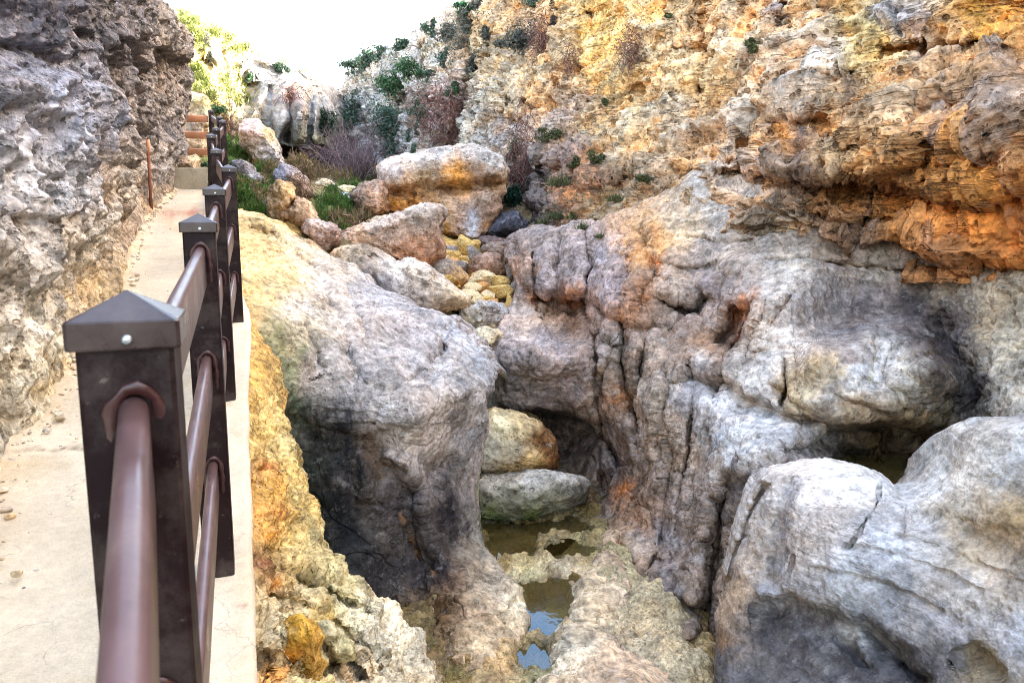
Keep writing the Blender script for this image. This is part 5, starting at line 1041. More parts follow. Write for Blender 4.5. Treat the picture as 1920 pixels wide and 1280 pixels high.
boulder('tilted_boulder', [(628, 478), (652, 464), (690, 459), (712, 468), (730, 488), (752, 493), (776, 486), (798, 498), (820, 516), (846, 536), (872, 556), (884, 566), (866, 574), (838, 580), (815, 590), (780, 590), (720, 575), (670, 540), (640, 505)], 11.9, .95,
        [(660, 475, (196, 182, 160)), (690, 468, (150, 138, 124)), (740, 505, (214, 206, 196)), (775, 495, (238, 228, 214)), (820, 530, (214, 204, 190)), (790, 550, (186, 178, 172)), (720, 540, (176, 172, 176)), (860, 562, (222, 206, 180)), (830, 582, (160, 136, 112)), (700, 510, (190, 176, 164)), (680, 520, (130, 126, 136)), (700, 550, (124, 122, 132)), (640, 485, (206, 180, 150))],
        'long smooth tilted boulder tapering to a point over the yellow stones', strokes=[('g', [(700, 475), (730, 495), (760, 520)], 12, .18), ('s', [(800, 592), (840, 574), (882, 566)], 4, .2, 18)], cstrokes=[([(690, 520), (710, 555)], 14, (112, 110, 122), .6), ([(690, 466), (705, 478)], 9, (110, 100, 92), .6), ([(775, 545), (800, 560)], 9, (136, 130, 128), .5)], facet=.25, amp=1.1, ex=.62)
boulder('pool_boulder', [(868, 800), (892, 776), (925, 764), (960, 770), (995, 782), (1022, 802), (1042, 828), (1051, 858), (1046, 878), (1005, 886), (945, 892), (895, 900), (868, 880)], 9.75, .75, [(930, 790, (232, 218, 180)), (980, 800, (226, 204, 156)), (1020, 825, (150, 106, 66)), (1040, 860, (130, 90, 52)), (920, 840, (214, 206, 186)), (970, 850, (196, 186, 166)), (900, 880, (170, 160, 140)), (1000, 870, (206, 176, 120)), (960, 885, (176, 150, 106))],
        'cream boulder with a rough brown edge wedged in the gorge', cstrokes=[([(990, 800), (1020, 830), (1040, 850)], 9, (110, 76, 48), .6)], facet=.25, amp=.9)
boulder('smooth_grey_boulder', [(868, 910), (895, 896), (925, 891), (985, 883), (1050, 880), (1092, 889), (1107, 908), (1095, 938), (1060, 960), (1010, 974), (960, 980), (905, 980), (870, 975)], 9.25, .6, [(930, 915, (184, 176, 162)), (1000, 900, (196, 190, 180)), (1070, 895, (200, 194, 186)), (960, 950, (150, 146, 124)), (1040, 945, (150, 148, 128)), (930, 972, (104, 114, 66)), (1000, 968, (100, 110, 64)), (1090, 925, (130, 126, 116)), (980, 888, (206, 160, 110), 12)],
        'smooth grey boulder with a mossy underside resting at the brown pool', facet=.25, amp=.7, ex=.7)
boulder('cream_boulder', [(866, 632), (882, 616), (905, 609), (932, 614), (950, 632), (945, 655), (925, 672), (914, 690), (898, 684), (880, 662)], 11.3, .45, [(900, 630, (238, 228, 200)), (930, 650, (226, 206, 170)), (912, 678, (176, 110, 52)), (890, 650, (222, 206, 176))], 'cream white boulder with an orange underside beside the fluted knob', amp=.8, sub=4)
boulder('ribbed_boulder', [(858, 592), (872, 575), (900, 567), (930, 570), (948, 586), (938, 606), (905, 616), (872, 612)], 12.1, .5, [(890, 585, (206, 202, 196)), (930, 590, (180, 178, 180)), (880, 605, (190, 180, 160))], 'grey hollowed boulder among the yellow stream stones', amp=1.5, sub=5)
boulder('brown_boulder', [(876, 498), (888, 480), (912, 474), (936, 482), (950, 500), (945, 516), (915, 520), (880, 516)], 14.4, .4, [(905, 485, (190, 160, 142)), (930, 500, (150, 122, 104)), (890, 505, (150, 112, 86))], 'round reddish brown boulder above the yellow stones', amp=.9, sub=4)
boulder('sloping_boulder', [(804, 506), (818, 490), (845, 494), (868, 512), (876, 525), (862, 540), (830, 530)], 13.6, .4, [(830, 502, (166, 156, 146)), (860, 520, (190, 166, 130)), (850, 534, (206, 150, 90))], 'sloping grey boulder leaning by the heap of ochre stones', amp=.9, sub=4)
boulder('rubble_boulder', [(905, 466), (925, 458), (950, 464), (962, 480), (955, 496), (930, 488), (908, 480)], 15.3, .4, [(930, 470, (150, 130, 116)), (950, 480, (140, 120, 106))], 'rough brownish boulder behind the reddish brown one', amp=1.2, sub=4)
boulder('grooved_boulder', [(890, 452), (900, 444), (940, 445), (965, 450), (968, 464), (930, 468), (900, 464)], 16.3, .5, [(920, 455, (116, 100, 98))], 'long grooved grey brown boulder under the shaded cliff foot', amp=.8, sub=4)
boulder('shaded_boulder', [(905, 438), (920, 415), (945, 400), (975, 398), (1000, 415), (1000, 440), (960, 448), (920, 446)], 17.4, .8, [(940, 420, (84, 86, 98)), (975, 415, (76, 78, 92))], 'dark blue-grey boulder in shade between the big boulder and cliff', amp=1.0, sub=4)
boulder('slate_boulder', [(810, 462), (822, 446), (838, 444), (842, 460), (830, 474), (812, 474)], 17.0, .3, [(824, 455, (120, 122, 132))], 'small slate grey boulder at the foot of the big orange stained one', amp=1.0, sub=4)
boulder('orange_stone', [(858, 1170), (868, 1143), (885, 1138), (900, 1152), (896, 1172), (878, 1186), (862, 1184)], 6.85, .18, [(875, 1155, (190, 120, 52)), (890, 1165, (160, 96, 44)), (865, 1175, (120, 84, 44))], 'rusty orange stone lodged at the foot of the grey outcrop', amp=.7, sub=4)
boulder('ochre_rock', [(507, 1262), (518, 1215), (535, 1176), (560, 1160), (586, 1172), (604, 1205), (606, 1240), (590, 1275), (548, 1295)], 2.72, .16, [(560, 1190, (216, 172, 84)), (585, 1230, (200, 160, 90)), (540, 1240, (222, 146, 60)), (530, 1270, (196, 120, 60)), (570, 1260, (206, 170, 96))], 'knobbly ochre rock jutting from the slope beside the kerb', style='lumpy', amp=.42, mat=M['slope'])
boulder('cream_rock', [(590, 1172), (605, 1164), (640, 1180), (662, 1205), (670, 1240), (640, 1250), (615, 1225)], 3.0, .15, [(620, 1190, (206, 196, 156)), (650, 1220, (190, 180, 140))], 'cream knob of rock next to the ochre one on the slope', style='lumpy', amp=.4, mat=M['slope'])

# ------------------------------------------------------------------ stones
STONES = [  # px, py, half width, half height, distance, colour kind, label
    (867, 461, 19, 16, 15.8, 0, 'largest ochre stone, at the top of the heap'), (836, 468, 12, 9, 15.4, 0, 'ochre stone against the end of the saddle boulder'), (816, 481, 13, 8, 15.0, 0, 'ochre stone touching the saddle boulder'), (842, 480, 13, 9, 15.0, 0, 'ochre stone below the largest ochre one'), (855, 477, 9, 8, 15.1, 0, None),
    (901, 526, 24, 14, 13.5, 1, 'broad cream stone in the middle of the heap'), (908, 537, 10, 10, 13.2, 2, 'orange stone lying on the broad cream one'), (936, 528, 15, 10, 13.3, 0, 'olive yellow stone below the reddish brown boulder'), (939, 547, 20, 11, 12.9, 0, 'long yellow stone beside the fluted rock'), (886, 541, 14, 10, 13.0, 1, 'cream stone beside the orange one'), (951, 566, 6, 13, 12.4, 0, 'upright yellow stone against the fluted rock'),
    (897, 563, 12, 10, 12.6, 1, 'round cream stone above the hollowed boulder'), (880, 556, 14, 12, 12.7, 1, None), (914, 561, 11, 6, 12.7, 0, None), (863, 500, 14, 10, 14.3, 3, 'grey stone between the sloping and reddish boulders'), (885, 474, 10, 12, 15.1, 3, 'pale pointed grey stone behind the reddish brown boulder'), (868, 485, 10, 6, 14.9, 0, None), (893, 457, 8, 7, 15.8, 0, None), (826, 590, 9, 7, 11.8, 0, None), (838, 585, 9, 7, 11.9, 1, None), (848, 598, 11, 8, 11.7, 0, None), (842, 608, 8, 6, 11.6, 1, None), (862, 612, 12, 9, 11.6, 1, 'cream stone under the hollowed boulder'), (866, 625, 9, 7, 11.4, 1, None), (830, 492, 8, 5, 14.6, 0, None), (880, 600, 7, 5, 11.9, 1, None), (941, 488, 9, 8, 14.6, 1, None), (955, 515, 12, 16, 13.8, 3, 'brownish stone wedged beside the fluted rock'), (962, 540, 9, 12, 13.1, 3, None), (918, 697, 8, 6, 10.9, 0, 'ochre stone under the nose of the grey outcrop'), (925, 575, 6, 6, 12.4, 3, None), (942, 577, 7, 6, 12.3, 1, None),
    (1000, 437, 10, 6, 15.8, 3, None), (670, 436, 10, 8, 15.9, 3, None), (645, 408, 9, 7, 16.8, 3, 'small grey stone on the ground plants'), (625, 412, 13, 5, 16.6, 3, 'flat dark stone on the ground plants')]
SCOL = [((226, 194, 124), (206, 168, 98)), ((240, 220, 180), (224, 198, 150)), ((230, 178, 116), (212, 156, 100)), ((166, 156, 148), (130, 122, 118))]
S, T = ICO[4]
SM = []
for k in range(20):
    kind = k % 4; r = random.Random(k)
    gk = np.random.default_rng(50 + k); nr_ = gk.normal(size=(11, 3)); nr_ /= np.linalg.norm(nr_, axis=1, keepdims=True); hh_ = .62 + .42 * gk.random(11)
    rr_ = (np.maximum(S @ (nr_ / hh_[:, None]).T, 1e-3) ** 9).sum(1) ** (-1 / 9)
    V = S * np.minimum(rr_, 1.25)[:, None] * np.array([1.1, .95, .9])
    V = V * (1 + .05 * fbm(S * 2.2 + k * 7, 3, 100 + k) + .03 * fbm(S * 6 + k, 3, 140 + k))[:, None]
    V[:, 2] -= V[:, 2].min()
    f = np.clip(.5 + .7 * fbm(S * 1.6 + k * 3, 3, 160 + k), 0, 1)[:, None]
    c = (lin(SCOL[kind][0]) * f + lin(SCOL[kind][1]) * (1 - f)) * ALB
    SM.append(mesh_from('stone', V, None, c, True, T)); SM[-1].materials.append(M['stone'])
for i, (x, y, hw, hh, d, kd_, lab) in enumerate(STONES):
    me = SM[kd_ + 4 * (i % 5)]
    b = W(x, y + hh, d)
    o = link('stone', me, None, loc=(float(b[0]), float(b[1]), float(b[2]) - .02))
    o.scale = (hw * d / FPX * 1.05, hw * d / FPX * (.8 + .3 * rnd.random()), hh * d / FPX * 1.25)
    o.rotation_euler = (rnd.uniform(-.15, .15), rnd.uniform(-.25, .25), rnd.uniform(-.5, .5))
    tag(o, lab or ['small ochre stone in the heap between the boulders', 'small cream stone in the heap between the boulders', 'small orange stone in the heap between the boulders', 'small grey brown stone lying among the boulders'][kd_], 'stone', 'stones on the stream bed')
# smaller pebbles filling the gaps of the heap
for k in range(230):
    d = rnd.uniform(11.4, 15.6); e_ = rnd.uniform(-1.0, 1.05)
    x = np.interp(d, *SX) + .3 + e_ * .95; z_ = float(floor_h(np.array([x]), np.array([d]))[0])
    kd_ = rnd.choice([0, 0, 1, 1, 1, 2, 3, 3]); s = rnd.choice([.04, .05, .06, .08, .11, .15])
    o = link('stone', SM[kd_ + 4 * rnd.randrange(5)], None, loc=(float(x), d, z_ + .02)); o.scale = (s * 1.1, s, s * .7); o.rotation_euler = (rnd.uniform(-.3, .3), rnd.uniform(-.3, .3), rnd.uniform(0, 6))
    tag(o, ['small ochre stone in the heap between the boulders', 'small cream stone in the heap between the boulders', 'small orange stone in the heap between the boulders', 'small grey brown stone lying among the boulders'][kd_], 'stone', 'stones on the stream bed')
# ------------------------------------------------------------------ fence
def bm_box(sx, sy, z0, z1, bev=.006):
    x, y = sx / 2, sy / 2; b = bev
    ring = lambda zz, k: [(-x + k, -y + b + k * 0, zz), (-x + b, -y + k, zz), (x - b, -y + k, zz), (x - k, -y + b, zz), (x - k, y - b, zz), (x - b, y - k, zz), (-x + b, y - k, zz), (-x + k, y - b, zz)]
    return ring


def prism(rings, cap=True):
    V = np.array([p for r in rings for p in r], float); n = len(rings[0]); Q = []
    for i in range(len(rings) - 1):
        for j in range(n):
            Q.append((i * n + j, i * n + (j + 1) % n, (i + 1) * n + (j + 1) % n, (i + 1) * n + j))
    T = []
    if cap:
        V = np.vstack([V, V[:n].mean(0), V[-n:].mean(0)]); a, b = len(V) - 2, len(V) - 1; m = (len(rings) - 1) * n
        for j in range(n):
            T.append((a, (j + 1) % n, j)); T.append((b, m + j, m + (j + 1) % n))
    return V, np.array(Q), np.array(T)


def flat_mesh(name, V, Q, T):
    return mesh_from(name, V, Q, None, False, T)


def chamfer_ring(hx, hy, z, b):
    return [(-hx, -hy + b, z), (-hx + b, -hy, z), (hx - b, -hy, z), (hx, -hy + b, z), (hx, hy - b, z), (hx - b, hy, z), (-hx + b, hy, z), (-hx, hy - b, z)]


def post_mesh(h):
    return flat_mesh('fence_post', *prism([chamfer_ring(.0475, .0475, -.06, .005), chamfer_ring(.0475, .0475, h - .055, .005)]))


def cap_mesh():
    V, Q, T = prism([chamfer_ring(.0545, .0545, -.060, .004), chamfer_ring(.0555, .0555, -.058, .004), chamfer_ring(.0555, .0555, -.031, .004), chamfer_ring(.0542, .0542, -.029, .004)], True)
    V[-1] = (0, 0, 0)          # low pyramid top
    return flat_mesh('post_cap', V, Q, T)


def screw_mesh():
    rings = []
    for r, y in ((.0001, -.0605), (.004, -.0600), (.0052, -.0585), (.0054, -.0550)):
        rings.append([(r * math.cos(a), y, -.049 + r * math.sin(a)) for a in np.linspace(0, 2 * math.pi, 16, endpoint=False)])
    V, Q, T = prism(rings)
    bars = []
    for ang in (.4, .4 + math.pi / 2):
        ca, sa = math.cos(ang), math.sin(ang)
        bars.append([(x * ca - z * sa, -.0705, -.078 + x * sa + z * ca) for x, z in ((-.0042, -.0009), (.0042, -.0009), (.0042, .0009), (-.0042, .0009))])
    return flat_mesh('screw', V, Q, T), bars


CAPM = cap_mesh(); SCM, _ = screw_mesh()
RAIL_DROP = (.100, .442, .79)
fence = empty('fence', (float(PT[4][0]), float(PT[4][1]), PB[4]))
tag(fence, 'dark brown post and rail fence climbing along the path edge', 'fence')
FB = np.array(fence.location)


def rail_mesh(L, w=.030, h=.122, name='rail'):
    r = w / 2
    prof = [(-r, -h + .004), (-r + .004, -h), (r - .004, -h), (r, -h + .004)] + [(r * math.cos(a), -r + r * math.sin(a)) for a in np.linspace(0, math.pi, 15)]
    V, Q, T = prism([[(x, y, z) for x, z in prof] for y in np.linspace(0, L, 8)])
    return mesh_from(name, V, Q, None, True, T)


def rim_mesh(w=.030, h=.122):
    """bead of red-brown sealant where a rail meets a post"""
    g = []
    path_ = [(-w / 2 - .008, -h + .012), (-w / 2 - .009, -.05), (-w / 2 - .008, -.012), (-w / 2 * .4, .008), (w / 2 * .5, .010), (w / 2 + .009, -.006), (w / 2 + .012, -.05), (w / 2 + .012, -h - .004)]
    path_ = resample(path_, 26)
    for k, (x, z) in enumerate(path_):
        rr = .0075 * (.75 + .45 * math.sin(k * 1.7) * .5 + .2)
        tx, tz = (path_[min(k + 1, 25)] - path_[max(k - 1, 0)]); l = math.hypot(tx, tz); nx_, nz_ = -tz / l, tx / l
        g.append([(x + nx_ * rr * math.cos(a), -.5 * rr * math.sin(a), z + nz_ * rr * math.cos(a)) for a in np.linspace(0, 2 * math.pi, 8, endpoint=False)])
    return mesh_from('sealant', *(lambda v, q, t: (v, q, None, True, t))(*prism(g)))


RIM = rim_mesh()
n_ = len(PT)
allP = [P0] + [np.array(p, float) for p in PT]
for i in range(n_):
    a = allP[i]; p = allP[i + 1]; nx3 = allP[i + 2] if i + 2 < len(allP) else allP[i + 1] + (allP[i + 1] - allP[i])
    d1 = nx3 - p
    rz = math.atan2(-d1[0], d1[1])
    h = float(p[2]) - PB[i]
    po = link('fence_post', post_mesh(h), M['post'], fence, tuple(np.array([p[0], p[1], PB[i]]) - FB)); po.rotation_euler = (0, 0, rz)
    cp = link('post_cap', CAPM, M['cap'], po, (0, 0, h))
    sc = link('screw', SCM, M['screw'], po, (.004, 0, h))
for i in range(len(allP) - 1):
    a, b = allP[i], allP[i + 1]
    hd = b - a; L = float(np.linalg.norm(hd)); rz = math.atan2(-hd[0], hd[1]); rx = math.atan2(hd[2], math.hypot(hd[0], hd[1]))
    for drop in RAIL_DROP:
        r = link('rail', rail_mesh(L - .09), M['rail'], fence)
        dirn = hd / L
        r.location = tuple(a + dirn * .045 + np.array([0, 0, -drop]) - FB); r.rotation_euler = (rx, 0, rz)
        if i < 6:
            # sealant beads at both ends of the rail
            for k, fr in ((0, L - .053 - .045), (1, .053 - .045)):
                if i == 0 and k == 1: continue
                s_ = link('sealant', RIM, M['bracket'], r, (0, fr, 0))
                if k == 1: s_.rotation_euler = (0, 0, math.pi)
# cross fence that closes the end of the path
e0 = allP[-1]; side_ = np.array([-1.0, -.18, 0]); Lc = 1.9
cross = empty('fence', (float(e0[0]) - .9, float(e0[1]), PB[-1])); tag(cross, 'three orange brown rails closing off the top end of the path', 'fence')
CB = np.array(cross.location); rz = math.atan2(-side_[0], side_[1])
for (py_) in (222, 253, 284):
    zt = float(W(392, py_ - 5, e0[1])[2])
    r = link('rail', rail_mesh(Lc, .045, .135), M['far_rail'], cross); r.location = tuple(np.array([e0[0] - .06, e0[1] - .02, zt]) - CB); r.rotation_euler = (0, 0, rz)
pe = e0 + side_ / np.linalg.norm(side_) * Lc
po = link('fence_post', post_mesh(1.1), M['post'], cross, tuple(np.array([pe[0], pe[1], PB[-1]]) - CB)); po.rotation_euler = (0, 0, rz)

# rusty rod standing against the wall
rb = on_path(284, 399); rt = W(277, 262, rb[1] + .02)
ax = rt - rb; L = float(np.linalg.norm(ax))
ring = lambda r, z, k=6: [(r * math.cos(a), r * math.sin(a), z) for a in np.linspace(0, 2 * math.pi, k * 2, endpoint=False)]
rod = link('iron_post', mesh_from('iron_post', *(lambda v, q, t: (v, q, None, True, t))(*prism([ring(.022, -.05), ring(.021, L * .45), ring(.020, L * .83)]))), M['rust'], loc=tuple(rb))
rod.rotation_euler = Vector(ax).to_track_quat('Z', 'Y').to_euler()
tip = link('sleeve', mesh_from('sleeve', *(lambda v, q, t: (v, q, None, True, t))(*prism([ring(.026, L * .80), ring(.026, L * .995), ring(.018, L)]))), M['pad2'] if 'pad2' in M else M['far_rail'], rod)
tag(rod, 'slim rusty brown post leaning against the pitted wall at the path', 'post')

# concrete block closing the path, with a second step behind it
def block(name, pxl, pxr, pyt, pyb, d, depth, col, label, cat):
    a = W(pxl, pyb, d); b = W(pxr, pyb, d); tz = W(pxl, pyt, d)[2]
    wv, hv = float(b[0] - a[0]), float(tz - a[2])
    rings = []
    nr = 14
    V = []; 
    xs = np.linspace(0, wv, 26); zs = np.linspace(-.15, hv, 12); ys = np.linspace(0, depth, 12)
    front = np.stack([np.repeat(xs[None], 12, 0), np.zeros((12, 26)), np.repeat(zs[::-1, None], 26, 1)], -1)
    top = np.stack([np.repeat(xs[None], 12, 0), np.repeat(ys[::-1, None], 26, 1), np.full((12, 26), hv)], -1)[:-1]
    G = np.concatenate([top, front], 0)
    back = G[0][None] * np.array([1, 1, 0]) + np.array([0, 0, -.15]); G = np.concatenate([back, G], 0)
    G = G + (.012 * fbm(G.reshape(-1, 3) * 5, 3, 7)).reshape(G.shape[:2] + (1,))
    c = np.ones(G.shape) * lin(col) * (1 + .12 * fbm(G.reshape(-1, 3) * 3, 3, 9)).reshape(G.shape[:2] + (1,)) * ALB
    me = mesh_from(name, G, grid_quads(*G.shape[:2]), np.clip(c, .01, .8).reshape(-1, 3))
    return tag(link(name, me, M['path'], loc=tuple(a)), label, cat)


block('concrete_step', 326, 390, 314, 339, 12.15, 1.2, (190, 176, 150), 'grey concrete step with a sheer face at the end of the path', 'step')
boulder('pale_rock', [(318, 300), (335, 292), (365, 290), (376, 300), (372, 318), (330, 320)], 13.3, .4, [(340, 300, (150, 130, 116)), (365, 300, (226, 206, 176))], 'flat pinkish rock lying on the concrete step', amp=.8, sub=4)
boulder('cream_crag', [(318, 290), (322, 210), (338, 178), (362, 172), (384, 182), (392, 215), (392, 260), (388, 300), (350, 310)], 17.2, 1.2, [(345, 190, (232, 206, 170)), (372, 190, (206, 186, 140)), (350, 230, (226, 206, 186)), (370, 260, (222, 204, 182)), (365, 285, (190, 176, 156)), (352, 270, (206, 186, 166))], 'blocky cream crag standing behind the three crossing rails', amp=1.2, ex=.5)

g = np.random.default_rng(21); S, T = ICO[2]; VV = []; TT = []; CC = []; m = 0
for k in range(420):
    d = 2.2 + 10 * g.random() ** 1.2; off = abs(g.normal()) * (.05 if k % 8 else .25) + .03
    x = wall_at(d) + off; s_ = .004 + .018 * g.random() ** 4
    nr_ = g.normal(size=(7, 3)); nr_ /= np.linalg.norm(nr_, axis=1, keepdims=True)
    rr_ = (np.maximum(S @ nr_.T / (.6 + .5 * g.random(7)), 1e-3) ** 9).sum(1) ** (-1 / 9)
    VV.append(S * np.minimum(rr_, 1.3)[:, None] * s_ * np.array([1.2, 1, .6]) + np.array([x, d, path_h(d) + .02 + s_ * .2])); TT.append(T + m); m += len(S)
    CC.append(np.repeat((lin([(226, 214, 190), (214, 192, 156), (196, 186, 172)][g.integers(3)]) * .8)[None], len(S), 0))
V, loc = rebase(np.concatenate(VV))
tag(link('gravel', mesh_from('gravel', V, None, np.concatenate(CC), False, np.concatenate(TT)), M['stone'], loc=loc), 'small chips of rock lying along the foot of the pitted wall', kind='stuff')
# ------------------------------------------------------------------ vegetation
bpy.context.view_layer.update()
DG = bpy.context.evaluated_depsgraph_get()


def ray(px, py):
    w = W(px, py, 1.0); o = Vector((0, 0, CZ)); d = (Vector(tuple(w)) - o).normalized()
    st = o + d * 1.5
    for _ in range(6):
        hit, loc, nor, idx, ob, mtx = scene.ray_cast(DG, st, d)
        if not hit: return None
        r = ob
        while r.parent: r = r.parent
        if r.name.split('.')[0] in ('fence', 'water'): st = loc + d * .02; continue
        if nor.dot(d) > 0: nor = -nor
        return loc, nor, ob
    return None


def leaf_cloud(n, R, leaf, pal, seed, up=.25, droop=0.0, clumps=7, flat=1.0):
    """many small leaf faces gathered in clumps through an uneven volume; R = radii"""
    g = np.random.default_rng(seed); R = np.array(R, float)
    cc = g.normal(size=(clumps, 3)); cc /= np.linalg.norm(cc, axis=1, keepdims=True); cc *= (g.random((clumps, 1)) ** .5) * .75
    cr = .28 + .3 * g.random(clumps)
    w = g.integers(0, clumps, n)
    v = g.normal(size=(n, 3)); v /= np.linalg.norm(v, axis=1, keepdims=True); v *= (g.random((n, 1)) ** .45)
    P = (cc[w] + v * cr[w][:, None]) * R
    P[:, 2] -= droop * R[2] * (P[:, 0] ** 2 + P[:, 1] ** 2) / (R[0] ** 2)
    nrm = v + g.normal(size=(n, 3)) * .6 + np.array([0, 0, up]); nrm /= np.linalg.norm(nrm, axis=1, keepdims=True)
    a = np.cross(nrm, g.normal(size=(n, 3))); a /= np.linalg.norm(a, axis=1, keepdims=True); b = np.cross(nrm, a)
    s = leaf * (.6 + .8 * g.random((n, 1)))
    V = np.stack([P - a * s * 1.3, P + b * s * .6, P + a * s * 1.3, P - b * s * .6], 1).reshape(-1, 3)
    pal = np.array([lin(p) for p in pal]) * .55
    ci = pal[g.integers(0, len(pal), n)] * (.7 + .6 * g.random((n, 1))) * (.8 + .4 * g.random(clumps)[w][:, None])
    return V, np.arange(n * 4).reshape(n, 4), np.repeat(ci, 4, 0)


def strands(n, R, length, width, pal, seed, dirn=(0, 0, 1), spread=.8, curl=.4, segs=4, base=.5):
    g = np.random.default_rng(seed); R = np.array(R, float)
    P = g.normal(size=(n, 3)) * .5 * R * base
    d = np.array(dirn, float) + g.normal(size=(n, 3)) * spread; d /= np.linalg.norm(d, axis=1, keepdims=True)
    cu = g.normal(size=(n, 3)) * curl
    L = length * (.5 + .7 * g.random((n, 1)))
    sd = np.cross(d, g.normal(size=(n, 3))); sd /= np.linalg.norm(sd, axis=1, keepdims=True)
    rows = []
    for k in range(segs + 1):
        t = k / segs; c = P + d * L * t + cu * L * t * t; wdt = width * (1 - .8 * t)
        rows.append(np.stack([c - sd * wdt, c + sd * wdt], 1))
    V = np.stack(rows, 1)            # n, segs+1, 2, 3
    m = (segs + 1) * 2; i0 = np.arange(n)[:, None] * m
    Q = np.concatenate([i0 + np.array([2 * k, 2 * k + 1, 2 * k + 3, 2 * k + 2])[None] for k in range(segs)], 0)
    pal = np.array([lin(p) for p in pal]) * .6
    ci = pal[g.integers(0, len(pal), n)] * (.7 + .6 * g.random((n, 1)))
    return V.reshape(-1, 3), Q, np.repeat(ci, m, 0)


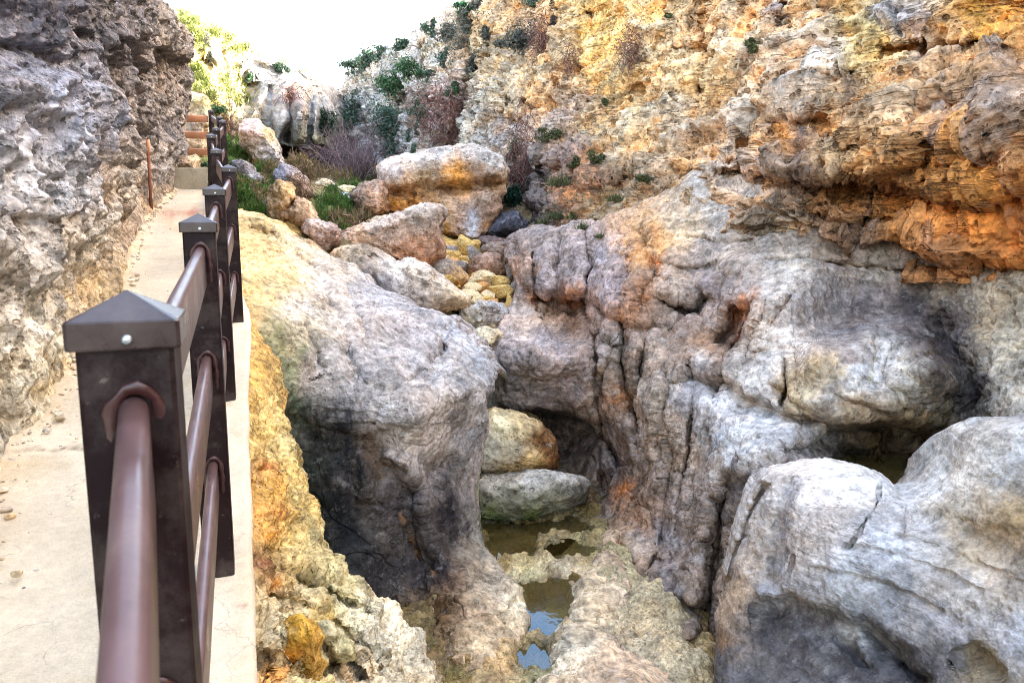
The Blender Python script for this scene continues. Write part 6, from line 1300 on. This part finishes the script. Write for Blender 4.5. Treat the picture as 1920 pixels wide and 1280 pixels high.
GR = [(84, 124, 80), (66, 106, 74), (104, 140, 84), (80, 114, 84)]
GB = [(92, 122, 100), (74, 108, 88), (110, 136, 110), (124, 136, 122)]  # greens lightened to stand in for distant haze
OL = [(122, 128, 80), (104, 112, 70), (140, 140, 92), (96, 96, 70)]
GG = [(122, 122, 112), (104, 110, 100), (136, 128, 116), (90, 96, 88)]
RB = [(132, 88, 80), (150, 104, 94), (112, 76, 72), (160, 120, 106)]
BR = [(140, 110, 84), (160, 130, 100), (120, 92, 72)]
YG = [(132, 140, 66), (112, 124, 60), (148, 148, 84), (92, 108, 54)]
PL = [  # px, py, half width, half height, kind, palette, label, category
    (665, 118, 26, 12, 'b', GB, 'dark green shrub on the skyline of the white scarp', 'shrub'), (692, 112, 15, 14, 'b', GB, 'second skyline shrub from the notch, above the white scarp', 'shrub'), (712, 100, 14, 10, 'b', GB, 'low skyline shrub between two taller shrubs on the scarp', 'shrub'),
    (757, 84, 16, 9, 'b', GB, 'flat topped skyline shrub where the scarp steps upward', 'shrub'), (812, 52, 12, 16, 'b', GB, 'grey green shrub on the corner of the upper scarp', 'shrub'), (870, 20, 17, 10, 'b', [(70, 120, 80), (90, 140, 100)], 'bright green shrub on the highest skyline in view', 'shrub'), (895, 12, 14, 12, 'b', GG, 'grey shrub on the skyline next to the bright green one', 'shrub'), (682, 108, 5, 18, 'b', GB, 'thin upright shrub standing on the skyline', 'shrub'),
    (752, 148, 30, 20, 'b', GR, 'large green shrub slanting across the white scarp', 'shrub'), (772, 132, 18, 16, 'b', GR, 'green shrub at the top of the slanting band on the scarp', 'shrub'), (738, 162, 20, 11, 'b', GR, 'green shrub at the low end of the slanting band', 'shrub'), (668, 205, 20, 26, 'b', GB, 'green patch of shrub beside the notch on the white scarp', 'shrub'), (652, 232, 12, 18, 'b', GB, 'dark shrub low beside the notch', 'shrub'), (722, 238, 26, 30, 'b', GB, 'big dark green shrub hanging low on the white scarp', 'shrub'), (738, 268, 14, 22, 'b', GB, 'dark shrub trailing beneath the big hanging one', 'shrub'), (742, 214, 16, 12, 'b', GR, 'green shrub above the big hanging one', 'shrub'),
    (783, 198, 16, 14, 'b', GB, 'green shrub above the reddish brush', 'shrub'), (792, 218, 11, 14, 'b', GB, 'dark green shrub touching the reddish brush', 'shrub'), (766, 253, 6, 10, 'b', GB, 'tiny round shrub on the lower white rock', 'shrub'), (784, 240, 7, 14, 'b', GB, 'narrow shrub on the lower white rock', 'shrub'), (775, 280, 6, 12, 'b', GB, 'tiny low shrub just above the big boulder', 'shrub'), (815, 135, 16, 9, 'b', GB, 'flat green shrub on a ledge of the scarp', 'shrub'), (834, 112, 10, 14, 'b', GB, 'green shrub in the cleft of the upper scarp', 'shrub'), (850, 170, 10, 12, 'b', GR, 'green shrub at the top of the reddish brush', 'shrub'), (845, 62, 16, 14, 'b', GG, 'grey shrub under the skyline of the cliff', 'shrub'), (878, 40, 12, 16, 'b', GG, 'grey green shrub filling a gully below the skyline', 'shrub'), (890, 120, 10, 22, 'b', GG, 'grey green shrub in a vertical gully of the cliff', 'shrub'), (912, 62, 12, 18, 'b', GG, 'pale grey shrub below the skyline gully', 'shrub'),
    (985, 70, 24, 26, 'b', GG, 'wide grey green shrub hanging from the upper ochre cliff', 'shrub'), (950, 78, 16, 10, 'b', GG, 'thin grey green tuft beside the wide hanging shrub', 'shrub'), (1000, 6, 20, 9, 'b', GB, 'green shrub at the very top edge of the ochre cliff', 'shrub'), (1038, 30, 9, 20, 'b', GG, 'grey shrub in the crack beside the bright ochre scoop', 'shrub'), (1032, 250, 22, 12, 'b', OL, 'olive shrub on a ledge above the shaded gully', 'shrub'), (966, 288, 9, 26, 'b', GR, 'long green shrub running down the shaded gully', 'shrub'), (965, 372, 18, 22, 'b', [(30, 72, 58), (24, 60, 50), (44, 88, 66)], 'deep green shrub in shade beside the big boulder', 'shrub'), (1118, 300, 16, 12, 'b', OL, 'olive shrub on the lower ochre ledge', 'shrub'), (1080, 305, 12, 10, 'b', OL, 'smaller olive shrub next to the one on the ledge', 'shrub'), (1135, 195, 8, 8, 'b', OL, 'small olive tuft high on the pale cliff', 'shrub'), (1412, 82, 12, 14, 'b', OL, 'olive tuft alone on the wide ochre cliff face', 'shrub'), (1258, 30, 8, 9, 'b', OL, 'small dry tuft near the top of the ochre face', 'shrub'), (1215, 335, 22, 8, 'b', OL, 'low olive tuft along the orange band', 'shrub'),
    (608, 232, 14, 22, 'b', [(34, 62, 40), (46, 76, 46)], 'dark green shrub beside the bulging rock over the cave', 'shrub'), (465, 148, 7, 8, 'b', GR, 'round green shrub on the pale bulging rock', 'shrub'), (520, 132, 6, 7, 'b', GB, 'small round shrub at the top of the bulging rock', 'shrub'), (536, 130, 7, 7, 'b', GB, 'second round shrub at the top of the bulging rock', 'shrub'), (388, 100, 8, 24, 'b', GG, 'grey green shrub on the sunlit hillside', 'shrub'), (405, 205, 14, 10, 'b', GR, 'dark green shrub behind the farthest fence posts', 'shrub'), (376, 303, 11, 10, 'b', GR, 'small green shrub growing beside the concrete step', 'shrub'),
    (1045, 412, 24, 10, 'g', OL, 'olive grass tuft on the ledge above the fluted rock', 'grass tuft'), (1098, 430, 12, 9, 'g', OL, 'short grass tuft on top of the fluted rock', 'grass tuft'), (1080, 408, 16, 9, 'g', YG[:1] + OL, 'bright grass tuft behind the fluted rock', 'grass tuft'), (1155, 380, 18, 9, 'g', OL, 'grass tuft below the orange band of the cliff', 'grass tuft'), (1128, 445, 8, 6, 'g', OL, 'tiny grass tuft on the flank of the fluted rock', 'grass tuft'), (1020, 418, 10, 8, 'g', OL, 'grass tuft nearest the shaded gully', 'grass tuft'), (1050, 350, 20, 12, 'g', OL, 'dry grass tuft on the slope over the ledge', 'grass tuft'),
    (832, 225, 32, 42, 'd', RB, 'wide reddish brown brush hanging down the cliff above the boulder', 'dry brush'), (985, 300, 15, 50, 'd', RB, 'reddish brown strip of dead growth in the shaded gully', 'dry brush'), (1015, 80, 10, 40, 'd', RB, 'reddish dry growth beside the wide grey green shrub', 'dry brush'), (1192, 95, 20, 26, 'd', RB, 'fan of dead brown stems hanging beside the bright ochre scoop', 'dry brush'), (552, 186, 17, 16, 'd', RB, 'pinkish brown dry brush on the bulging rock', 'dry brush'), (430, 245, 12, 30, 'd', RB, 'rust coloured dry brush behind the last fence posts', 'dry brush'), (545, 296, 12, 18, 'd', RB, 'rust coloured dry brush beside the cave mouth', 'dry brush'), (562, 350, 16, 22, 'd', BR, 'drooping dry grass over the slanting grey boulder', 'dry brush'), (860, 90, 12, 30, 'd', GG, 'grey dead brush in the cliff gully below the skyline', 'dry brush'), (1065, 130, 8, 30, 'd', RB, 'thin brown growth along a crack of the ochre cliff', 'dry brush')]
for i, (x, y, hw, hh, kd_, pal, lab, cat) in enumerate(PL):
    h = ray(x, y + (hh * .55 if kd_ == 'b' else 0))
    if h is None: h = ray(x, y + hh + 8)
    if h is None: print('no hit', lab); continue
    loc, nor, ob = h; d = loc.y; s = d / FPX
    if kd_ == 'b':
        rx, rz = hw * s, hh * s
        if d > 23: rx, rz = rx * 1.25, rz * 1.2
        V, Q, c = leaf_cloud(int(np.clip(hw * hh * 3.2, 320, 2200)), (rx * 1.4, min(rx, rz) * 1.0, rz * 1.4), max(.022, .0016 * d), pal, 300 + i, clumps=int(np.clip(hw * hh / 22, 5, 16)))
        ctr = Vector(tuple(W(x, y, d))) + nor * min(rx, rz) * .25; mt = M['leaf']; nm = 'shrub'
        V2, Q2, c2 = strands(14, (rx * .4, rx * .3, rz * .3), rz * .9, .004 * d / 10, [(84, 70, 58)], 900 + i, (0, 0, .6), .7, .2, 3)
        V2[:, 2] -= rz * .5
        Q = np.concatenate([Q, Q2 + len(V)]); c = np.concatenate([c, c2]); V = np.concatenate([V, V2])
    elif kd_ == 'g':
        rx, rz = hw * s, hh * s
        V, Q, c = strands(int(hw * 14), (rx * 2.0, rx * .9, .02), rz * 1.3, .0007 * d, pal, 300 + i, (0, 0, 1), .45, .3, 3)
        ctr = loc + nor * .03; mt = M['leaf']; nm = 'grass_tuft'
    else:
        rx, rz = hw * s, hh * s
        V, Q, c = strands(int(np.clip(hw * hh * .9, 160, 900)), (rx * 1.7, rx * .55, rz * 1.7), rz * .55 + .12, .00045 * d, pal, 300 + i, (0, -.25, -.55), .55, .35, 4, 1.0)
        ctr = Vector(tuple(W(x, y, d))) + nor * .15; mt = M['twig']; nm = 'dry_brush'
    bz = V[:, 2].min(); V[:, 2] -= bz
    o = link(nm, mesh_from(nm, V, Q, c, False), mt, loc=(ctr.x, ctr.y, ctr.z + bz))
    tag(o, lab, cat)

# bare thicket of grey purple stems before the cave
g = np.random.default_rng(5); Vs = []; Qs = []; n0 = 0; cs = []
tb = ray(655, 335)[0]; sc_ = tb.y / FPX


def twig(p, d, L, r, lev):
    global n0
    segs = 5; pts = [p]; dd = d.copy()
    for k in range(segs):
        dd = dd + g.normal(size=3) * .16 + np.array([0, 0, .03]); dd /= np.linalg.norm(dd); pts.append(pts[-1] + dd * L / segs)
    a = np.cross(dd, [.3, .8, .1]); a /= np.linalg.norm(a); b = np.cross(dd, a)
    for k, q in enumerate(pts):
        rr = r * (1 - .7 * k / segs)
        for an in (0, 2.094, 4.189): Vs.append(q + rr * (a * math.cos(an) + b * math.sin(an)))
    for k in range(segs):
        for j in range(3): Qs.append((n0 + 3 * k + j, n0 + 3 * k + (j + 1) % 3, n0 + 3 * k + 3 + (j + 1) % 3, n0 + 3 * k + 3 + j))
    col = lin([(146, 124, 132), (120, 100, 106), (166, 144, 148), (100, 84, 86)][g.integers(4)]) * .6
    cs.extend([col] * (3 * (segs + 1))); n0 += 3 * (segs + 1)
    if lev > 0:
        for _ in range(4):
            k = g.integers(1, segs + 1); nd = dd * .7 + g.normal(size=3) * .5; nd /= np.linalg.norm(nd)
            twig(pts[k], nd, L * .55, r * .6, lev - 1)


for k in range(64):
    off = np.array([g.normal() * 22 * sc_, g.normal() * .7, -.1]); d0 = np.array([off[0] * .55 + g.normal() * .35, g.normal() * .3, 1.0]); d0 /= np.linalg.norm(d0)
    twig(off, d0, 72 * sc_ * (.6 + .5 * g.random()), .00085 * tb.y, 2)
V = np.array(Vs); bz = V[:, 2].min(); V[:, 2] -= bz
tag(link('bare_thicket', mesh_from('bare_thicket', V, np.array(Qs), np.array(cs), True), M['twig'], loc=(tb.x, tb.y, tb.z + bz)), 'leafless thicket of grey purple stems before the dark cave', 'thicket')


# ground cover on the valley floor, ledges and the hillside
def cover(name, polys, n, pal, size, label, seed, kindw=(.5, .5), sel=None):
    g = np.random.default_rng(seed); VV = []; QQ = []; CC = []; m = 0
    pal_ = np.array([lin(p) for p in pal]) * .6
    for poly, fr in polys:
        a = np.array(poly, float); lo, hi = a.min(0), a.max(0); cnt = 0
        X = lo + (hi - lo) * g.random((int(n * fr * 6), 2)); X = X[in_poly(X[:, 0], X[:, 1], poly)]
        CLV = fbm(np.stack([X[:, 0] / 16, X[:, 1] / 11, np.full(len(X), seed + .3)], -1), 3, 3); X = np.concatenate([X, CLV[:, None]], 1)[CLV > -.12 + .25 * g.random(len(X))]
        for x, y, cl in X:
            if cnt >= n * fr: break
            h = ray(x, y)
            if h is None or (sel and not h[2].name.split('.')[0] in sel): continue
            loc, nor, ob = h; d = loc.y; cnt += 1; s = size * d / 15 * (.6 + .7 * g.random()) * (1 + .6 * cl)
            k = 7
            base = np.array(loc) + g.normal(size=(k, 3)) * s * .6; up = np.array(nor) * .5 + np.array([0, 0, .8])
            dr = up + g.normal(size=(k, 3)) * .75; dr /= np.linalg.norm(dr, axis=1, keepdims=True)
            sd2 = np.cross(dr, g.normal(size=(k, 3))); sd2 /= np.linalg.norm(sd2, axis=1, keepdims=True)
            L = s * (.7 + .8 * g.random((k, 1))); w_ = L * .16
            q = np.stack([base - sd2 * w_ * .4, base + sd2 * w_ * .4, base + dr * L * .6 + sd2 * w_, base + dr * L, ], 1)
            VV.append(q.reshape(-1, 3)); QQ.append(np.arange(k * 4).reshape(k, 4) + m); m += k * 4
            CC.append(np.repeat(pal_[g.integers(0, len(pal), k)] * (.7 + .5 * g.random((k, 1))) * (1 + .35 * cl), 4, 0))
    V, loc = rebase(np.concatenate(VV))
    o = link(name, mesh_from(name, V, np.concatenate(QQ), np.clip(np.concatenate(CC), .004, 1), False), M['leaf'], loc=loc)
    return tag(o, label, kind='stuff')


FLOOR = ('valley_floor', 'hillside')
cover('grass', [([(420, 262), (470, 250), (500, 300), (535, 330), (520, 352), (440, 352), (425, 300)], .26), ([(440, 350), (520, 345), (560, 372), (600, 420), (560, 440), (500, 420), (448, 395)], .34), ([(590, 372), (640, 345), (680, 345), (665, 395), (700, 420), (640, 430), (606, 425)], .30), ([(660, 330), (720, 335), (715, 350), (660, 350)], .10)], 9000, [(70, 112, 44), (92, 136, 52), (54, 92, 40), (104, 128, 60), (120, 116, 70)], .055, 'green ground plants and grass between the boulders of the valley floor', 3, sel=FLOOR)
cover('dry_grass', [([(470, 300), (560, 300), (600, 330), (560, 345), (500, 340)], .4), ([(560, 320), (720, 315), (730, 340), (600, 345)], .4), ([(440, 345), (500, 350), (480, 380)], .15), ([(590, 408), (720, 405), (720, 435), (640, 440), (570, 420)], .25)], 2200, [(134, 110, 80), (150, 128, 92), (112, 90, 74), (126, 116, 70)], .08, 'dry brownish grass around the bare thicket', 4, sel=FLOOR)
cover('hillside_grass', [([(300, 10), (345, 28), (420, 62), (470, 95), (440, 110), (400, 80), (380, 100), (345, 80), (320, 60)], .4), ([(352, 120), (378, 130), (400, 185), (410, 205), (380, 190), (345, 180)], .3), ([(440, 78), (500, 108), (560, 128), (610, 150), (560, 133), (480, 108)], .15), ([(400, 140), (440, 120), (470, 190), (440, 215), (410, 190)], .15)], 1500, YG, .055, 'sunlit yellow green plants over the hillside', 6, sel=('hillside',))
cover('scrub', [([(650, 150), (690, 112), (745, 92), (770, 100), (720, 175), (670, 240), (645, 230)], .35), ([(700, 240), (760, 120), (800, 75), (830, 70), (800, 200), (760, 290), (710, 300)], .3), ([(830, 60), (880, 20), (930, 5), (900, 130), (860, 200), (835, 130)], .2), ([(1030, 330), (1200, 320), (1180, 370), (1060, 420), (1010, 420)], .15)], 520, GB + GG + [(140, 146, 116)], .05, 'thin grey green scrub spread over the pale scarp', 9, sel=('cliff', 'lower_cliff'))
